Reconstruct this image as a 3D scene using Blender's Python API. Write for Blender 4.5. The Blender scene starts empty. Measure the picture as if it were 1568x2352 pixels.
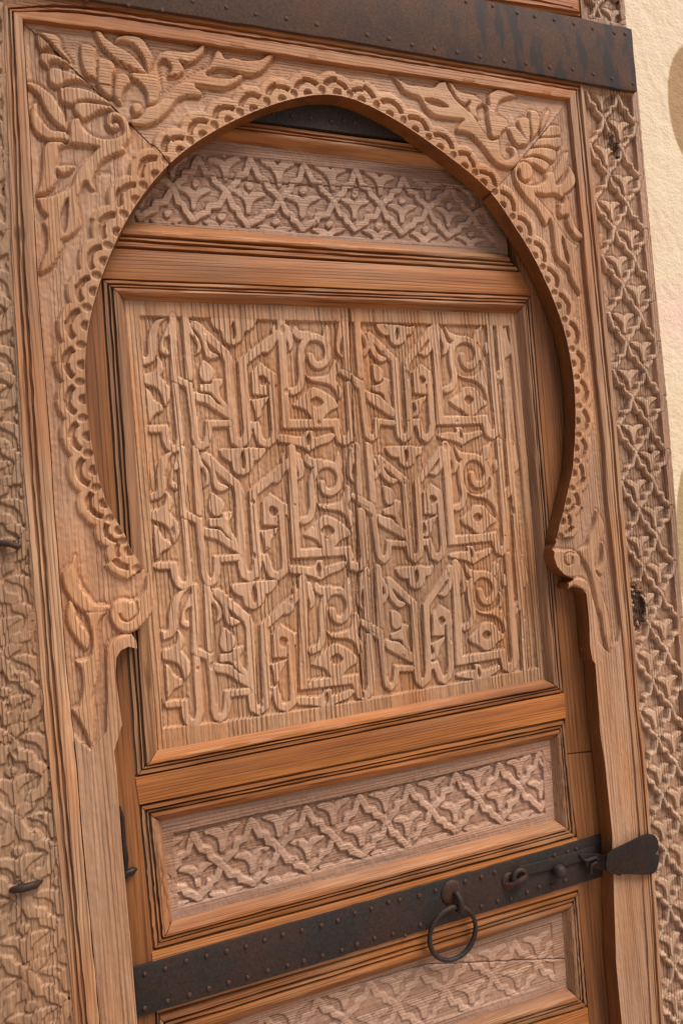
import bpy, bmesh, math, random
import numpy as np
from mathutils import Matrix, Vector
random.seed(7); RNG = np.random.default_rng(7)
scene = bpy.context.scene

TR = {
 'kufic': '''
Or 115 -2339,16240 -2385,15262 -2167,15148 -2159,14542 -2163,14342 -2123,14216 -2067,14183 -1998,14224 -1954,14348 -1936,14535 -1618,14532
Lr 112 -2144,16245 -2155,15261
Lr 116 -2374,15169 -2383,14313 -2421,14191 -2490,14163 -2565,14209 -2611,14321 -2619,14492 -2848,14504
FP 0 -2377,16227 -2440,16207 -2519,16125 -2572,15987 -2603,15814 -2617,15641 -2686,15517 -2797,15480 -2863,15474 -2864,15615 -2786,15615 -2761,15714 -2755,15874 -2706,16047 -2613,16160 -2524,16211
FP 0 -2365,16227 -2406,16164 -2521,15939 -2567,15814 -2566,15678 -2455,15617 -2441,15716 -2499,15753 -2477,15889 -2373,15965
FP 0 -2620,15604 -2563,15554 -2531,15418 -2583,15295 -2583,15295 -2541,15220 -2475,15133 -2466,15009 -2505,14898 -2583,14832 -2613,14987 -2694,15111 -2872,15193 -2862,15333 -2747,15357 -2656,15443
FP 0 -2848,15125 -2769,15063 -2719,14939 -2617,14863 -2618,14765 -2736,14718 -2809,14622 -2859,14587 -2863,14929
FP 0 -2143,16232 -2095,16215 -2058,16046 -1970,15896 -1944,15757 -1975,15681 -2072,15637 -2072,15637 -2034,15719 -2022,15794 -2051,15907 -2067,15932 -2104,15944
FP 0 -2083,16202 -2083,16202 -1921,16048 -1848,15846 -1808,15720 -1686,15657 -1671,15607 -1795,15566 -1892,15619 -1932,15745 -1952,15896 -2033,16046
Lr 142 -2003,16109 -1557,15671 -1516,15543 -1552,14397 -1531,14256 -1445,14200 -1357,14250 -1313,14389 -1295,15518 -515,16085
TP 0 -1749,16222 -1740,16089 -1607,16008 -1607,16008 -1579,15875 -1494,15812 -1377,15813 -1267,15891 -1224,16014 -1224,16014 -1122,16048 -1020,16160 -1028,16232
NP 0 -1405,16191 -1448,16056 -1438,15941 -1410,15896 -1376,15954 -1374,16096
TP 0 -1934,15568 -1803,15467 -1750,15340 -1824,15208 -1938,15202 -1994,15291 -1995,15429
TP 0 -2022,15090 -1990,15178 -1827,15176 -1796,15239 -1629,15257 -1629,15257 -1636,15174 -1694,15086 -1691,14972 -1612,14843 -1608,14729 -1703,14820 -1795,14936 -1864,15025 -2001,15040
LP 0 -2113,15041 -1965,15027 -1842,14987 -1762,14878 -1589,14735 -1599,14602 -1740,14681 -1930,14837 -2118,14910
FP 0 -785,16067 -696,16160 -696,16160 -711,15911 -764,15766 -852,15672 -933,15668 -1015,15713 -1015,15713 -940,15739 -857,15779 -788,15923
Lp 0 -1169,15376 -1011,15531 -785,15355 -733,15335 -743,15139 -917,15141 -925,14970 -1188,14992
NP 0 -1045,15285 -977,15304 -909,15232 -964,15142 -1034,15168
Lr 120 -849,15310 -863,14400 -891,14258 -998,14178 -1104,14227 -1144,14332 -1171,14487 -1295,14493
TP 0 -1227,14913 -1227,14913 -1088,14930 -919,14960 -919,14960 -960,14869 -1049,14755 -1085,14639 -1168,14596 -1183,14732 -1208,14835
Lr 145 -590,16215 -678,14511 214,14483 244,14337 277,14229 367,14192 451,14236 499,14342 512,15126
FP 0 -543,16209 -537,16203 -428,16033 -400,15875 -439,15743 -539,15696 -539,15696 -516,15808 -574,16005 -574,16005
SR 120 -506,15038 -385,15096 -316,15280 -304,15518 -281,15731 -161,15918 -4,15949 131,15881 188,15720 137,15546 10,15472 -90,15525 -124,15625
FP 0 117,16042 207,16171 207,16171 253,16044 242,15842 115,15854
FP 0 -350,16140 -274,16062 -80,16039 -161,15918 -315,15902 -428,16027
SP 0 -248,15366 -187,15299 -5,15292 138,15318 223,15465 289,15573 355,15505 372,15370 295,15236 361,15087 379,14966 298,14866 242,15035 123,15144 -112,15199 -206,15240
LP 0 -526,14815 -428,14912 -265,15042 -119,15120 57,15037 217,14915 292,14792 292,14792 280,14739 124,14675 2,14572 -1,14545 -238,14552 -236,14578 -321,14712 -467,14781
NP 0 -218,14866 -92,14946 14,14835 -116,14754
TP 0 -790,14346 -427,14294 -322,14382 -212,14372 -193,14272 137,14334 181,14272 81,14183 -136,14125 -300,14036 -300,14036 -441,14124 -628,14177 -814,14216
NP 0 -298,14342 -349,14238 -315,14145 -273,14236
Or 134 535,16225 497,15316 713,15117
Lr 128 755,16229 731,15287
FP 0 417,16202 519,16204 494,15926 450,15925 407,15735 435,15597 335,15681 328,15843
Or 108 406,15348 727,15161 759,14420 777,14289 851,14221 936,14283 981,14512 1272,14473
Lr 104 771,16232 741,15314
FP 0 764,16220 835,16090 915,15927 939,15773 890,15653 809,15614 819,15718 856,15806 822,15948
FP 0 902,16048 902,16048 982,16016 1035,15807 1117,15665 1233,15610 1246,15554 1128,15516 1015,15587 941,15697
Lr 128 961,15982 1392,15555 1360,14435 1381,14268 1454,14199 1552,14262 1590,14406 1621,15510 2159,16101
FP 0 2080,16066 2224,16182 2224,16182 2180,15817 2106,15680 2012,15618 1926,15643 1873,15679 1873,15679 1971,15725 2088,15884
TP 0 1105,16183 1131,16073 1220,15997 1322,15987 1322,15987 1331,15888 1421,15808 1532,15812 1637,15880 1679,15998 1679,15998 1774,16016 1826,16107 1833,16180 1725,16161 1579,16187 1360,16194
NP 0 1482,16129 1446,16011 1472,15895 1518,15990 1522,16102
TP 0 959,15499 1087,15466 1150,15367 1124,15212 1024,15175 958,15236 947,15367
TP 0 930,15115 1096,15169 1152,15256 1284,15220 1284,15220 1248,15123 1224,14991 1259,14846 1251,14758 1141,14882 1102,14981 938,15017 914,15072
LP 0 809,15031 948,14995 1076,14954 1163,14859 1330,14701 1287,14564 1098,14671 813,14874
Lp 0 1717,15353 1906,15499 2112,15352 2129,15125 1977,15127 1962,14944 1690,14971
NP 0 1845,15252 1914,15287 1978,15206 1877,15133
Lr 124 2051,15307 2032,14415 1982,14253 1893,14183 1810,14231 1778,14355 1754,14468 1628,14477
TP 0 1676,14850 1791,14882 1966,14946 1966,14946 1940,14868 1854,14757 1818,14646 1730,14567 1651,14588 1718,14704 1684,14805
Lr 151 2260,16187 2202,14481 3095,14483 3120,14382 3149,14247 3235,14195 3326,14253 3364,14375 3357,14977 3360,15149 3573,15345 3590,16212
FP 0 2320,16182 2422,16058 2460,15890 2513,15842 2439,15674 2344,15643 2360,15805 2330,15937
SR 119 2361,15038 2477,15085 2544,15216 2549,15337 2518,15505 2530,15698 2606,15843 2779,15927 2955,15883 3053,15750 3053,15603 2955,15469 2841,15439 2759,15518 2749,15627
FP 0 2463,16191 2520,16083 2623,16025 2839,15979 2889,15919 2609,15880 2518,15927 2450,16058
FP 0 3225,16205 3165,16020 3108,15872 2970,15895 3045,16092 3135,16142
SP 0 2602,15355 2715,15276 2936,15274 3084,15359 3128,15585 3198,15505 3198,15371 3159,15261 3200,15114 3241,14978 3173,14839 3121,15029 2981,15164 2791,15215 2633,15288
LP 0 2433,14846 2600,14951 2729,15072 2943,15061 3053,14908 3183,14796 3162,14735 3031,14689 2887,14571 2728,14575 2626,14661 2446,14773
NP 0 2699,14865 2791,14934 2884,14862 2788,14761
TP 0 2134,14257 2358,14285 2493,14281 2485,14367 2624,14355 2668,14251 3013,14294 3011,14203 2793,14114 2602,14022 2602,14022 2449,14103 2251,14158 2114,14198
NP 0 2572,14314 2549,14219 2588,14133 2603,14217
Lr 132 3382,16208 3353,15192
Lr 120 3611,15289 3550,13987
FP 0 3292,15880 3302,15702 3233,15647 3220,15800
FP 0 3704,16202 3756,15929 3780,15705 3725,15627 3628,15599 3613,15877
Or 115 -2366,14155 -2411,13168 -2188,13049 -2179,12436 -2182,12235 -2141,12107 -2084,12072 -2014,12112 -1969,12237 -1952,12427 -1627,12419
Lr 112 -2168,14157 -2177,13163
Lr 116 -2400,13073 -2406,12208 -2445,12085 -2515,12058 -2592,12106 -2638,12220 -2647,12392 -2881,12408
FP 0 -2405,14142 -2468,14123 -2549,14041 -2603,13903 -2634,13728 -2648,13553 -2718,13429 -2831,13394 -2898,13389 -2899,13531 -2820,13530 -2795,13629 -2789,13791 -2739,13965 -2645,14078 -2555,14128
FP 0 -2392,14142 -2434,14079 -2551,13853 -2597,13728 -2596,13590 -2483,13526 -2469,13627 -2528,13665 -2505,13803 -2400,13878
FP 0 -2650,13516 -2593,13465 -2560,13327 -2613,13203 -2613,13203 -2569,13127 -2502,13038 -2493,12913 -2532,12801 -2611,12736 -2642,12892 -2725,13019 -2907,13104 -2896,13246 -2779,13269 -2687,13354
FP 0 -2882,13036 -2802,12972 -2750,12846 -2646,12768 -2647,12668 -2767,12623 -2841,12527 -2892,12492 -2897,12838
FP 0 -2166,14144 -2117,14125 -2079,13954 -1989,13801 -1962,13661 -1994,13585 -2093,13541 -2093,13541 -2054,13623 -2042,13700 -2071,13814 -2088,13840 -2125,13852
FP 0 -2105,14113 -2105,14113 -1939,13954 -1865,13750 -1824,13622 -1699,13556 -1684,13505 -1810,13465 -1909,13520 -1950,13648 -1970,13801 -2054,13954
Lr 142 -2024,14018 -1568,13568 -1526,13439 -1560,12281 -1538,12139 -1451,12080 -1361,12129 -1316,12269 -1300,13410 -507,13971
TP 0 -1764,14128 -1755,13993 -1619,13910 -1619,13910 -1591,13774 -1504,13710 -1385,13709 -1273,13786 -1229,13910 -1229,13910 -1126,13943 -1022,14055 -1030,14127
NP 0 -1414,14092 -1458,13955 -1447,13839 -1418,13793 -1384,13852 -1382,13994
TP 0 -1951,13470 -1818,13366 -1764,13237 -1839,13104 -1955,13100 -2012,13191 -2014,13331
TP 0 -2040,12988 -2008,13076 -1841,13072 -1811,13135 -1640,13151 -1640,13151 -1647,13068 -1706,12979 -1703,12864 -1622,12733 -1618,12617 -1715,12710 -1809,12829 -1879,12920 -2019,12937
LP 0 -2133,12940 -1982,12923 -1857,12881 -1775,12770 -1598,12623 -1609,12489 -1752,12571 -1946,12731 -2137,12807
FP 0 -782,13957 -692,14050 -692,14050 -706,13798 -760,13653 -850,13559 -932,13556 -1016,13602 -1016,13602 -939,13628 -854,13667 -785,13811
Lp 0 -1172,13264 -1011,13419 -780,13238 -727,13217 -737,13019 -914,13024 -922,12851 -1190,12877
NP 0 -1045,13171 -976,13189 -907,13115 -962,13025 -1034,13053
Lr 120 -846,13193 -858,12274 -886,12131 -995,12052 -1103,12103 -1144,12209 -1172,12366 -1298,12375
TP 0 -1230,12797 -1230,12797 -1088,12813 -916,12840 -916,12840 -958,12750 -1048,12635 -1085,12519 -1169,12477 -1185,12614 -1210,12719
Lr 145 -584,14103 -670,12384 239,12342 270,12194 304,12084 396,12045 481,12089 530,12195 541,12987
FP 0 -536,14097 -529,14090 -418,13917 -390,13757 -429,13624 -531,13578 -531,13578 -507,13691 -567,13891 -567,13891
SR 120 -496,12913 -372,12970 -303,13155 -291,13396 -268,13609 -146,13797 14,13826 152,13755 210,13592 159,13416 30,13344 -73,13399 -107,13501
FP 0 137,13918 228,14047 228,14047 275,13918 265,13714 135,13728
FP 0 -339,14025 -261,13944 -64,13918 -146,13797 -303,13784 -419,13911
SP 0 -233,13241 -171,13173 14,13162 160,13186 246,13334 314,13442 381,13373 398,13236 320,13101 388,12950 406,12827 324,12728 266,12899 145,13011 -94,13070 -190,13113
LP 0 -515,12688 -416,12785 -250,12913 -101,12990 78,12904 241,12778 318,12653 318,12653 306,12599 147,12537 23,12434 21,12408 -222,12418 -219,12444 -307,12581 -455,12653
NP 0 -201,12735 -73,12814 34,12701 -97,12620
TP 0 -783,12218 -413,12160 -307,12248 -195,12236 -175,12135 161,12192 206,12129 104,12040 -116,11985 -283,11898 -283,11898 -428,11988 -618,12045 -808,12088
NP 0 -282,12207 -333,12103 -299,12008 -256,12099
Or 134 563,14097 526,13179 746,12975
Lr 128 786,14098 764,13147
FP 0 443,14076 546,14076 521,13795 477,13795 433,13604 462,13464 360,13550 352,13714
Or 108 420,13245 739,13056 778,12315 796,12183 870,12115 954,12177 996,12405 1284,12363
Lr 104 773,14126 751,13208
FP 0 766,14115 837,13984 917,13820 942,13667 895,13546 816,13508 824,13612 861,13699 825,13842
FP 0 904,13941 904,13941 983,13908 1037,13700 1120,13556 1234,13501 1247,13445 1131,13407 1019,13480 945,13590
Lr 128 963,13875 1391,13444 1370,12325 1393,12158 1465,12088 1562,12151 1598,12294 1618,13398 2144,13985
FP 0 2066,13950 2207,14065 2207,14065 2167,13701 2095,13564 2003,13503 1918,13529 1865,13565 1865,13565 1962,13610 2075,13768
TP 0 1103,14075 1129,13965 1218,13888 1319,13877 1319,13877 1329,13778 1418,13698 1527,13700 1630,13767 1671,13885 1671,13885 1764,13903 1815,13993 1821,14066 1715,14048 1571,14075 1354,14083
NP 0 1475,14018 1441,13900 1468,13784 1512,13879 1515,13990
TP 0 965,13392 1092,13358 1155,13258 1130,13104 1032,13067 967,13129 954,13260
TP 0 939,13009 1103,13061 1157,13148 1288,13110 1288,13110 1254,13014 1231,12882 1267,12737 1259,12649 1150,12773 1111,12873 949,12910 924,12965
LP 0 821,12926 959,12888 1085,12846 1172,12751 1339,12592 1297,12455 1109,12563 826,12768
Lp 0 1715,13240 1899,13385 2105,13236 2123,13009 1973,13012 1960,12829 1691,12858
NP 0 1841,13138 1910,13173 1974,13091 1874,13019
Lr 124 2045,13191 2034,12300 1986,12138 1899,12069 1816,12118 1784,12242 1759,12355 1635,12365
TP 0 1678,12738 1791,12768 1964,12832 1964,12832 1939,12753 1855,12643 1821,12532 1734,12454 1656,12476 1721,12591 1687,12693
Lr 151 2242,14070 2201,12364 3082,12359 3108,12258 3137,12123 3223,12071 3313,12128 3349,12249 3336,12851 3338,13023 3547,13217 3555,14084
FP 0 2302,14064 2404,13939 2443,13771 2495,13723 2424,13555 2331,13525 2345,13687 2314,13819
SR 119 2353,12920 2467,12966 2532,13097 2536,13217 2504,13386 2514,13579 2587,13723 2757,13806 2931,13760 3030,13626 3030,13480 2936,13346 2823,13317 2741,13396 2731,13506
FP 0 2443,14072 2500,13964 2603,13905 2816,13857 2866,13797 2590,13760 2500,13808 2431,13940
FP 0 3195,14080 3137,13896 3082,13749 2946,13773 3019,13968 3106,14018
SP 0 2587,13235 2700,13155 2918,13152 3064,13235 3105,13461 3174,13381 3176,13246 3138,13137 3181,12989 3222,12854 3156,12714 3104,12905 2963,13042 2776,13093 2619,13168
LP 0 2426,12727 2590,12831 2716,12952 2927,12939 3037,12785 3166,12671 3147,12611 3018,12566 2876,12449 2719,12454 2618,12542 2440,12655
NP 0 2688,12745 2778,12812 2871,12740 2777,12640
TP 0 2136,12141 2357,12167 2490,12162 2482,12249 2618,12235 2663,12131 3003,12171 3002,12080 2787,11993 2600,11903 2600,11903 2448,11984 2253,12041 2117,12082
NP 0 2567,12195 2546,12100 2585,12014 2599,12097
Lr 132 3350,14082 3331,13066
Lr 120 3584,13161 3536,11860
FP 0 3264,13755 3276,13577 3208,13522 3194,13675
FP 0 3668,14073 3722,13800 3747,13576 3694,13499 3599,13471 3581,13750
Or 115 -2339,12035 -2403,11053 -2187,10934 -2190,10325 -2197,10125 -2160,9997 -2104,9962 -2034,10002 -1988,10126 -1967,10315 -1648,10306
Lr 112 -2144,12036 -2173,11047
Lr 116 -2394,10959 -2418,10099 -2458,9977 -2528,9950 -2602,9998 -2646,10112 -2651,10283 -2880,10299
FP 0 -2377,12022 -2440,12003 -2521,11922 -2577,11785 -2611,11611 -2628,11437 -2700,11314 -2811,11279 -2877,11274 -2876,11416 -2798,11415 -2771,11513 -2762,11674 -2709,11847 -2615,11959 -2525,12009
FP 0 -2365,12022 -2408,11959 -2527,11735 -2575,11610 -2576,11474 -2467,11410 -2451,11510 -2508,11548 -2483,11685 -2378,11759
FP 0 -2632,11400 -2576,11349 -2547,11212 -2601,11089 -2601,11089 -2560,11013 -2495,10924 -2489,10800 -2530,10689 -2609,10624 -2636,10780 -2715,10906 -2892,10991 -2879,11133 -2763,11155 -2671,11239
FP 0 -2869,10923 -2791,10859 -2743,10734 -2642,10656 -2646,10557 -2764,10513 -2839,10417 -2890,10383 -2887,10727
FP 0 -2143,12023 -2095,12004 -2062,11834 -1976,11682 -1952,11542 -1985,11466 -2083,11423 -2083,11423 -2044,11505 -2030,11581 -2056,11695 -2073,11720 -2109,11733
FP 0 -2084,11992 -2084,11992 -1924,11834 -1855,11630 -1817,11503 -1696,11437 -1682,11386 -1807,11347 -1903,11402 -1941,11529 -1957,11682 -2037,11834
Lr 142 -2005,11897 -1567,11448 -1528,11320 -1585,10169 -1567,10027 -1482,9968 -1392,10017 -1345,10156 -1307,11290 -517,11846
TP 0 -1748,12006 -1743,11872 -1610,11789 -1610,11789 -1585,11654 -1501,11589 -1384,11588 -1272,11665 -1227,11788 -1227,11788 -1125,11820 -1021,11931 -1027,12002
NP 0 -1405,11969 -1451,11833 -1443,11717 -1415,11672 -1381,11730 -1375,11872
TP 0 -1946,11352 -1817,11248 -1766,11120 -1842,10988 -1957,10985 -2011,11075 -2010,11214
TP 0 -2043,10873 -2009,10961 -1846,10956 -1814,11019 -1647,11034 -1647,11034 -1655,10951 -1715,10863 -1713,10749 -1636,10618 -1635,10503 -1728,10596 -1819,10714 -1886,10805 -2023,10822
LP 0 -2135,10826 -1986,10808 -1864,10766 -1786,10656 -1615,10509 -1629,10375 -1768,10458 -1955,10618 -2142,10694
FP 0 -787,11833 -696,11925 -696,11925 -715,11675 -771,11530 -861,11437 -942,11434 -1024,11481 -1024,11481 -948,11506 -864,11544 -792,11688
Lp 0 -1184,11145 -1022,11298 -800,11117 -748,11097 -761,10900 -936,10905 -947,10733 -1210,10760
NP 0 -1061,11052 -992,11070 -926,10996 -982,10906 -1053,10934
Lr 120 -865,11073 -895,10159 -926,10018 -1034,9939 -1140,9990 -1178,10096 -1202,10252 -1326,10261
TP 0 -1250,10681 -1250,10681 -1110,10696 -941,10722 -941,10722 -984,10633 -1075,10519 -1113,10404 -1197,10362 -1210,10499 -1232,10603
Lr 145 -589,11978 -708,10268 184,10223 212,10077 243,9967 332,9928 417,9971 467,10077 494,10864
FP 0 -542,11971 -536,11965 -430,11792 -405,11633 -446,11501 -547,11456 -547,11456 -522,11568 -577,11766 -577,11766
SR 120 -527,10794 -404,10850 -332,11034 -315,11273 -289,11486 -165,11672 -7,11700 127,11629 181,11467 127,11292 -1,11221 -101,11276 -133,11377
FP 0 116,11791 208,11920 208,11920 251,11791 237,11588 110,11603
FP 0 -350,11899 -275,11819 -82,11792 -165,11672 -319,11659 -431,11786
SP 0 -262,11119 -202,11051 -21,11040 124,11063 211,11210 280,11317 344,11248 359,11112 279,10979 342,10828 358,10706 276,10607 222,10778 105,10889 -129,10949 -222,10991
LP 0 -550,10571 -451,10666 -285,10793 -137,10869 37,10783 195,10657 268,10533 268,10533 255,10479 98,10418 -26,10316 -29,10290 -267,10301 -264,10327 -347,10463 -492,10535
NP 0 -241,10616 -113,10694 -10,10581 -141,10502
TP 0 -823,10103 -460,10045 -354,10132 -244,10120 -227,10019 104,10075 147,10013 45,9924 -172,9870 -338,9784 -338,9784 -478,9874 -664,9931 -850,9974
NP 0 -331,10091 -383,9988 -351,9893 -307,9984
Or 134 537,11968 483,11055 695,10852
Lr 128 757,11968 716,11022
FP 0 419,11947 521,11947 491,11668 447,11668 401,11478 426,11339 327,11425 323,11587
Or 108 380,11126 696,10937 719,10189 734,10057 807,9988 893,10051 940,10281 1229,10241
Lr 104 754,12016 712,11090
FP 0 747,12005 816,11874 893,11709 915,11554 864,11432 784,11393 795,11498 833,11587 801,11730
FP 0 882,11830 882,11830 961,11798 1010,11588 1091,11443 1205,11388 1217,11332 1099,11293 987,11366 916,11476
Lr 128 940,11765 1361,11332 1315,10202 1334,10034 1406,9964 1504,10028 1544,10172 1588,11286 2131,11881
FP 0 2051,11845 2196,11962 2196,11962 2148,11594 2072,11457 1978,11394 1893,11420 1841,11456 1841,11456 1939,11502 2057,11663
TP 0 1085,11967 1110,11856 1197,11779 1298,11768 1298,11768 1306,11668 1394,11588 1504,11591 1609,11659 1653,11778 1653,11778 1747,11796 1800,11888 1808,11962 1701,11943 1556,11969 1338,11976
NP 0 1459,11911 1422,11792 1446,11675 1493,11771 1498,11883
TP 0 931,11277 1058,11243 1119,11143 1091,10987 992,10950 927,11011 917,11144
TP 0 897,10890 1063,10943 1119,11032 1250,10995 1250,10995 1213,10897 1187,10763 1220,10618 1211,10529 1104,10654 1067,10754 904,10790 881,10846
LP 0 776,10806 914,10768 1040,10727 1126,10631 1289,10471 1245,10333 1058,10442 778,10647
Lp 0 1682,11128 1871,11274 2074,11125 2088,10897 1937,10898 1920,10714 1650,10742
NP 0 1807,11025 1877,11061 1939,10978 1838,10905
Lr 124 2013,11080 1983,10180 1930,10017 1841,9947 1759,9996 1729,10121 1707,10235 1582,10244
TP 0 1634,10620 1749,10652 1924,10717 1924,10717 1897,10638 1810,10526 1773,10414 1684,10335 1606,10356 1674,10473 1642,10575
Lr 151 2232,11967 2152,10246 3038,10246 3062,10144 3088,10008 3174,9956 3265,10014 3304,10136 3305,10744 3310,10917 3525,11114 3553,11989
FP 0 2291,11962 2392,11837 2427,11667 2478,11619 2403,11449 2309,11418 2326,11582 2298,11715
SR 119 2317,10808 2433,10855 2501,10988 2508,11109 2479,11279 2494,11473 2571,11620 2744,11704 2918,11659 3014,11524 3011,11376 2913,11241 2799,11211 2719,11291 2710,11401
FP 0 2433,11971 2489,11862 2591,11803 2804,11756 2853,11695 2575,11656 2485,11704 2419,11837
FP 0 3191,11983 3128,11796 3069,11648 2933,11671 3010,11869 3100,11920
SP 0 2560,11127 2671,11047 2891,11045 3039,11130 3086,11358 3154,11277 3153,11141 3112,11031 3151,10882 3190,10745 3120,10605 3072,10797 2934,10934 2747,10985 2591,11060
LP 0 2386,10614 2553,10720 2683,10842 2895,10830 3002,10675 3130,10561 3109,10500 2978,10454 2833,10335 2675,10340 2576,10428 2398,10541
NP 0 2650,10633 2743,10702 2834,10629 2737,10527
TP 0 2081,10021 2304,10049 2438,10044 2432,10131 2569,10118 2612,10013 2954,10056 2951,9964 2733,9875 2543,9783 2543,9783 2392,9864 2196,9920 2061,9962
NP 0 2517,10077 2492,9981 2531,9895 2547,9979
Lr 132 3346,11985 3304,10961
Lr 120 3561,11058 3484,9745
FP 0 3252,11655 3260,11475 3191,11420 3180,11574
FP 0 3666,11978 3714,11703 3734,11477 3679,11399 3583,11370 3572,11651''',
 'left': '''
FP 0 -4022,20152 -4041,20028 -3987,19899 -3867,19952 -3750,19935 -3960,20134
FP 0 -3990,19864 -4009,19734 -3899,19652 -3877,19730 -3784,19767 -3647,19717 -3578,19774 -3682,19840 -3787,19871 -3882,19880
FP 0 -3882,19660 -3921,19562 -3913,19448 -3800,19388 -3620,19488 -3444,19512 -3294,19462 -3482,19601 -3651,19658 -3790,19685
FP 0 -3756,19400 -3785,19303 -3771,19201 -3688,19153 -3602,19150 -3510,19211 -3354,19237 -3077,19219 -3127,19307 -3299,19391 -3494,19435
FP 0 -3578,19179 -3606,19082 -3547,18996 -3486,18943 -3372,18994 -3255,19090 -3141,19122 -3037,19152 -3089,19217 -3355,19231 -3488,19220
SR 110 -3026,18922 -3080,18887 -3126,18940 -3095,19056 -2997,19086 -2917,19024 -2875,18898 -2908,18763 -3020,18633
FP 0 -3686,18886 -3615,18965 -3527,18975 -3492,18863 -3390,18757 -3238,18715 -3034,18750 -2853,18889 -2817,18821 -2856,18698 -3029,18513 -3265,18354 -3364,18209 -3185,18226 -3607,18175 -3533,18298 -3368,18455 -3295,18545 -3360,18561 -3643,18572 -3798,18527 -3852,18509 -3717,18605
FP 0 -4219,19360 -4210,19413 -4105,19421 -4014,19377 -3873,19269 -3786,19129 -3722,18975 -3719,18784 -3830,18823 -3949,18948 -4014,19078 -4067,19220 -4145,19302
FP 0 -4093,19142 -4084,19057 -4075,18955 -3999,18838 -3919,18767 -3802,18763 -3712,18750 -3683,18620 -3813,18606 -3974,18598 -4097,18644 -4183,18760 -4199,18906 -4172,19069
FP 0 -3974,18589 -3813,18607 -3752,18567 -3832,18489 -3857,18371 -3881,18254 -3902,18114 -3897,18034 -3947,17926 -4060,17825 -4199,17791 -4197,17825 -4146,17955 -4096,18210 -4082,18417 -4043,18513
FP 0 -3914,18239 -3898,18172 -3848,18125 -3762,18121 -3682,18192 -3649,18276
FP 0 -3269,18595 -3412,18451 -3555,18297 -3666,18112 -3730,17968 -3867,17864 -4031,17793 -4196,17757 -4185,17690 -4142,17568 -4084,17498 -4142,17408 -4108,17297 -4106,17183 -4129,17011 -4199,16838 -4231,16677 -4085,16741 -3980,16883 -3904,17047 -3885,17162 -3785,17214 -3682,17302 -3624,17421 -3630,17559 -3639,17744 -3596,17887 -3520,18033 -3470,17961 -3394,17944 -3409,18042 -3354,18188 -3290,18311 -3170,18429 -2912,18562 -3018,18657
NP 0 -3770,17791 -3849,17658 -3899,17483 -3896,17311 -3851,17268 -3801,17432 -3784,17594
FP 0 -4042,12678 -4137,12556 -4239,12436 -4233,12253 -4171,12090 -4060,11921 -3941,11849 -3718,11822 -3649,11899 -3733,11961 -3832,11973 -3922,12114 -4009,12281 -4045,12468
FP 0 -4174,12051 -4227,11888 -4213,11679 -4117,11484 -4005,11326 -3946,11383 -3937,11565 -4014,11706 -4076,11870 -4126,12033
FP 0 -3965,11870 -3685,11850 -3775,11729 -3835,11526 -3846,11107 -3890,10852 -3955,10653 -3944,10390 -3984,10084 -4039,9951 -4101,10183 -4194,10419 -4240,10530 -4156,10607 -4090,10830 -4096,11091 -4149,11203 -3987,11232 -3928,11355 -3915,11536 -3946,11724
SP 0 -3102,12293 -2977,12362 -3004,12013 -3049,11774 -3125,11649 -3278,11523 -3449,11497 -3602,11609 -3656,11794 -3594,11945 -3450,11995 -3297,11965 -3157,12083
GR 29 -3273,11935 -3264,11773 -3384,11667 -3484,11706 -3509,11781
FP 0 -3729,11327 -3566,11477 -3385,11486 -3303,11376 -3299,11255 -3424,11312 -3535,11269 -3606,11173 -3635,10892 -3610,10544 -3597,10173 -3670,10080 -3739,10513 -3748,10909''',
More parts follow.
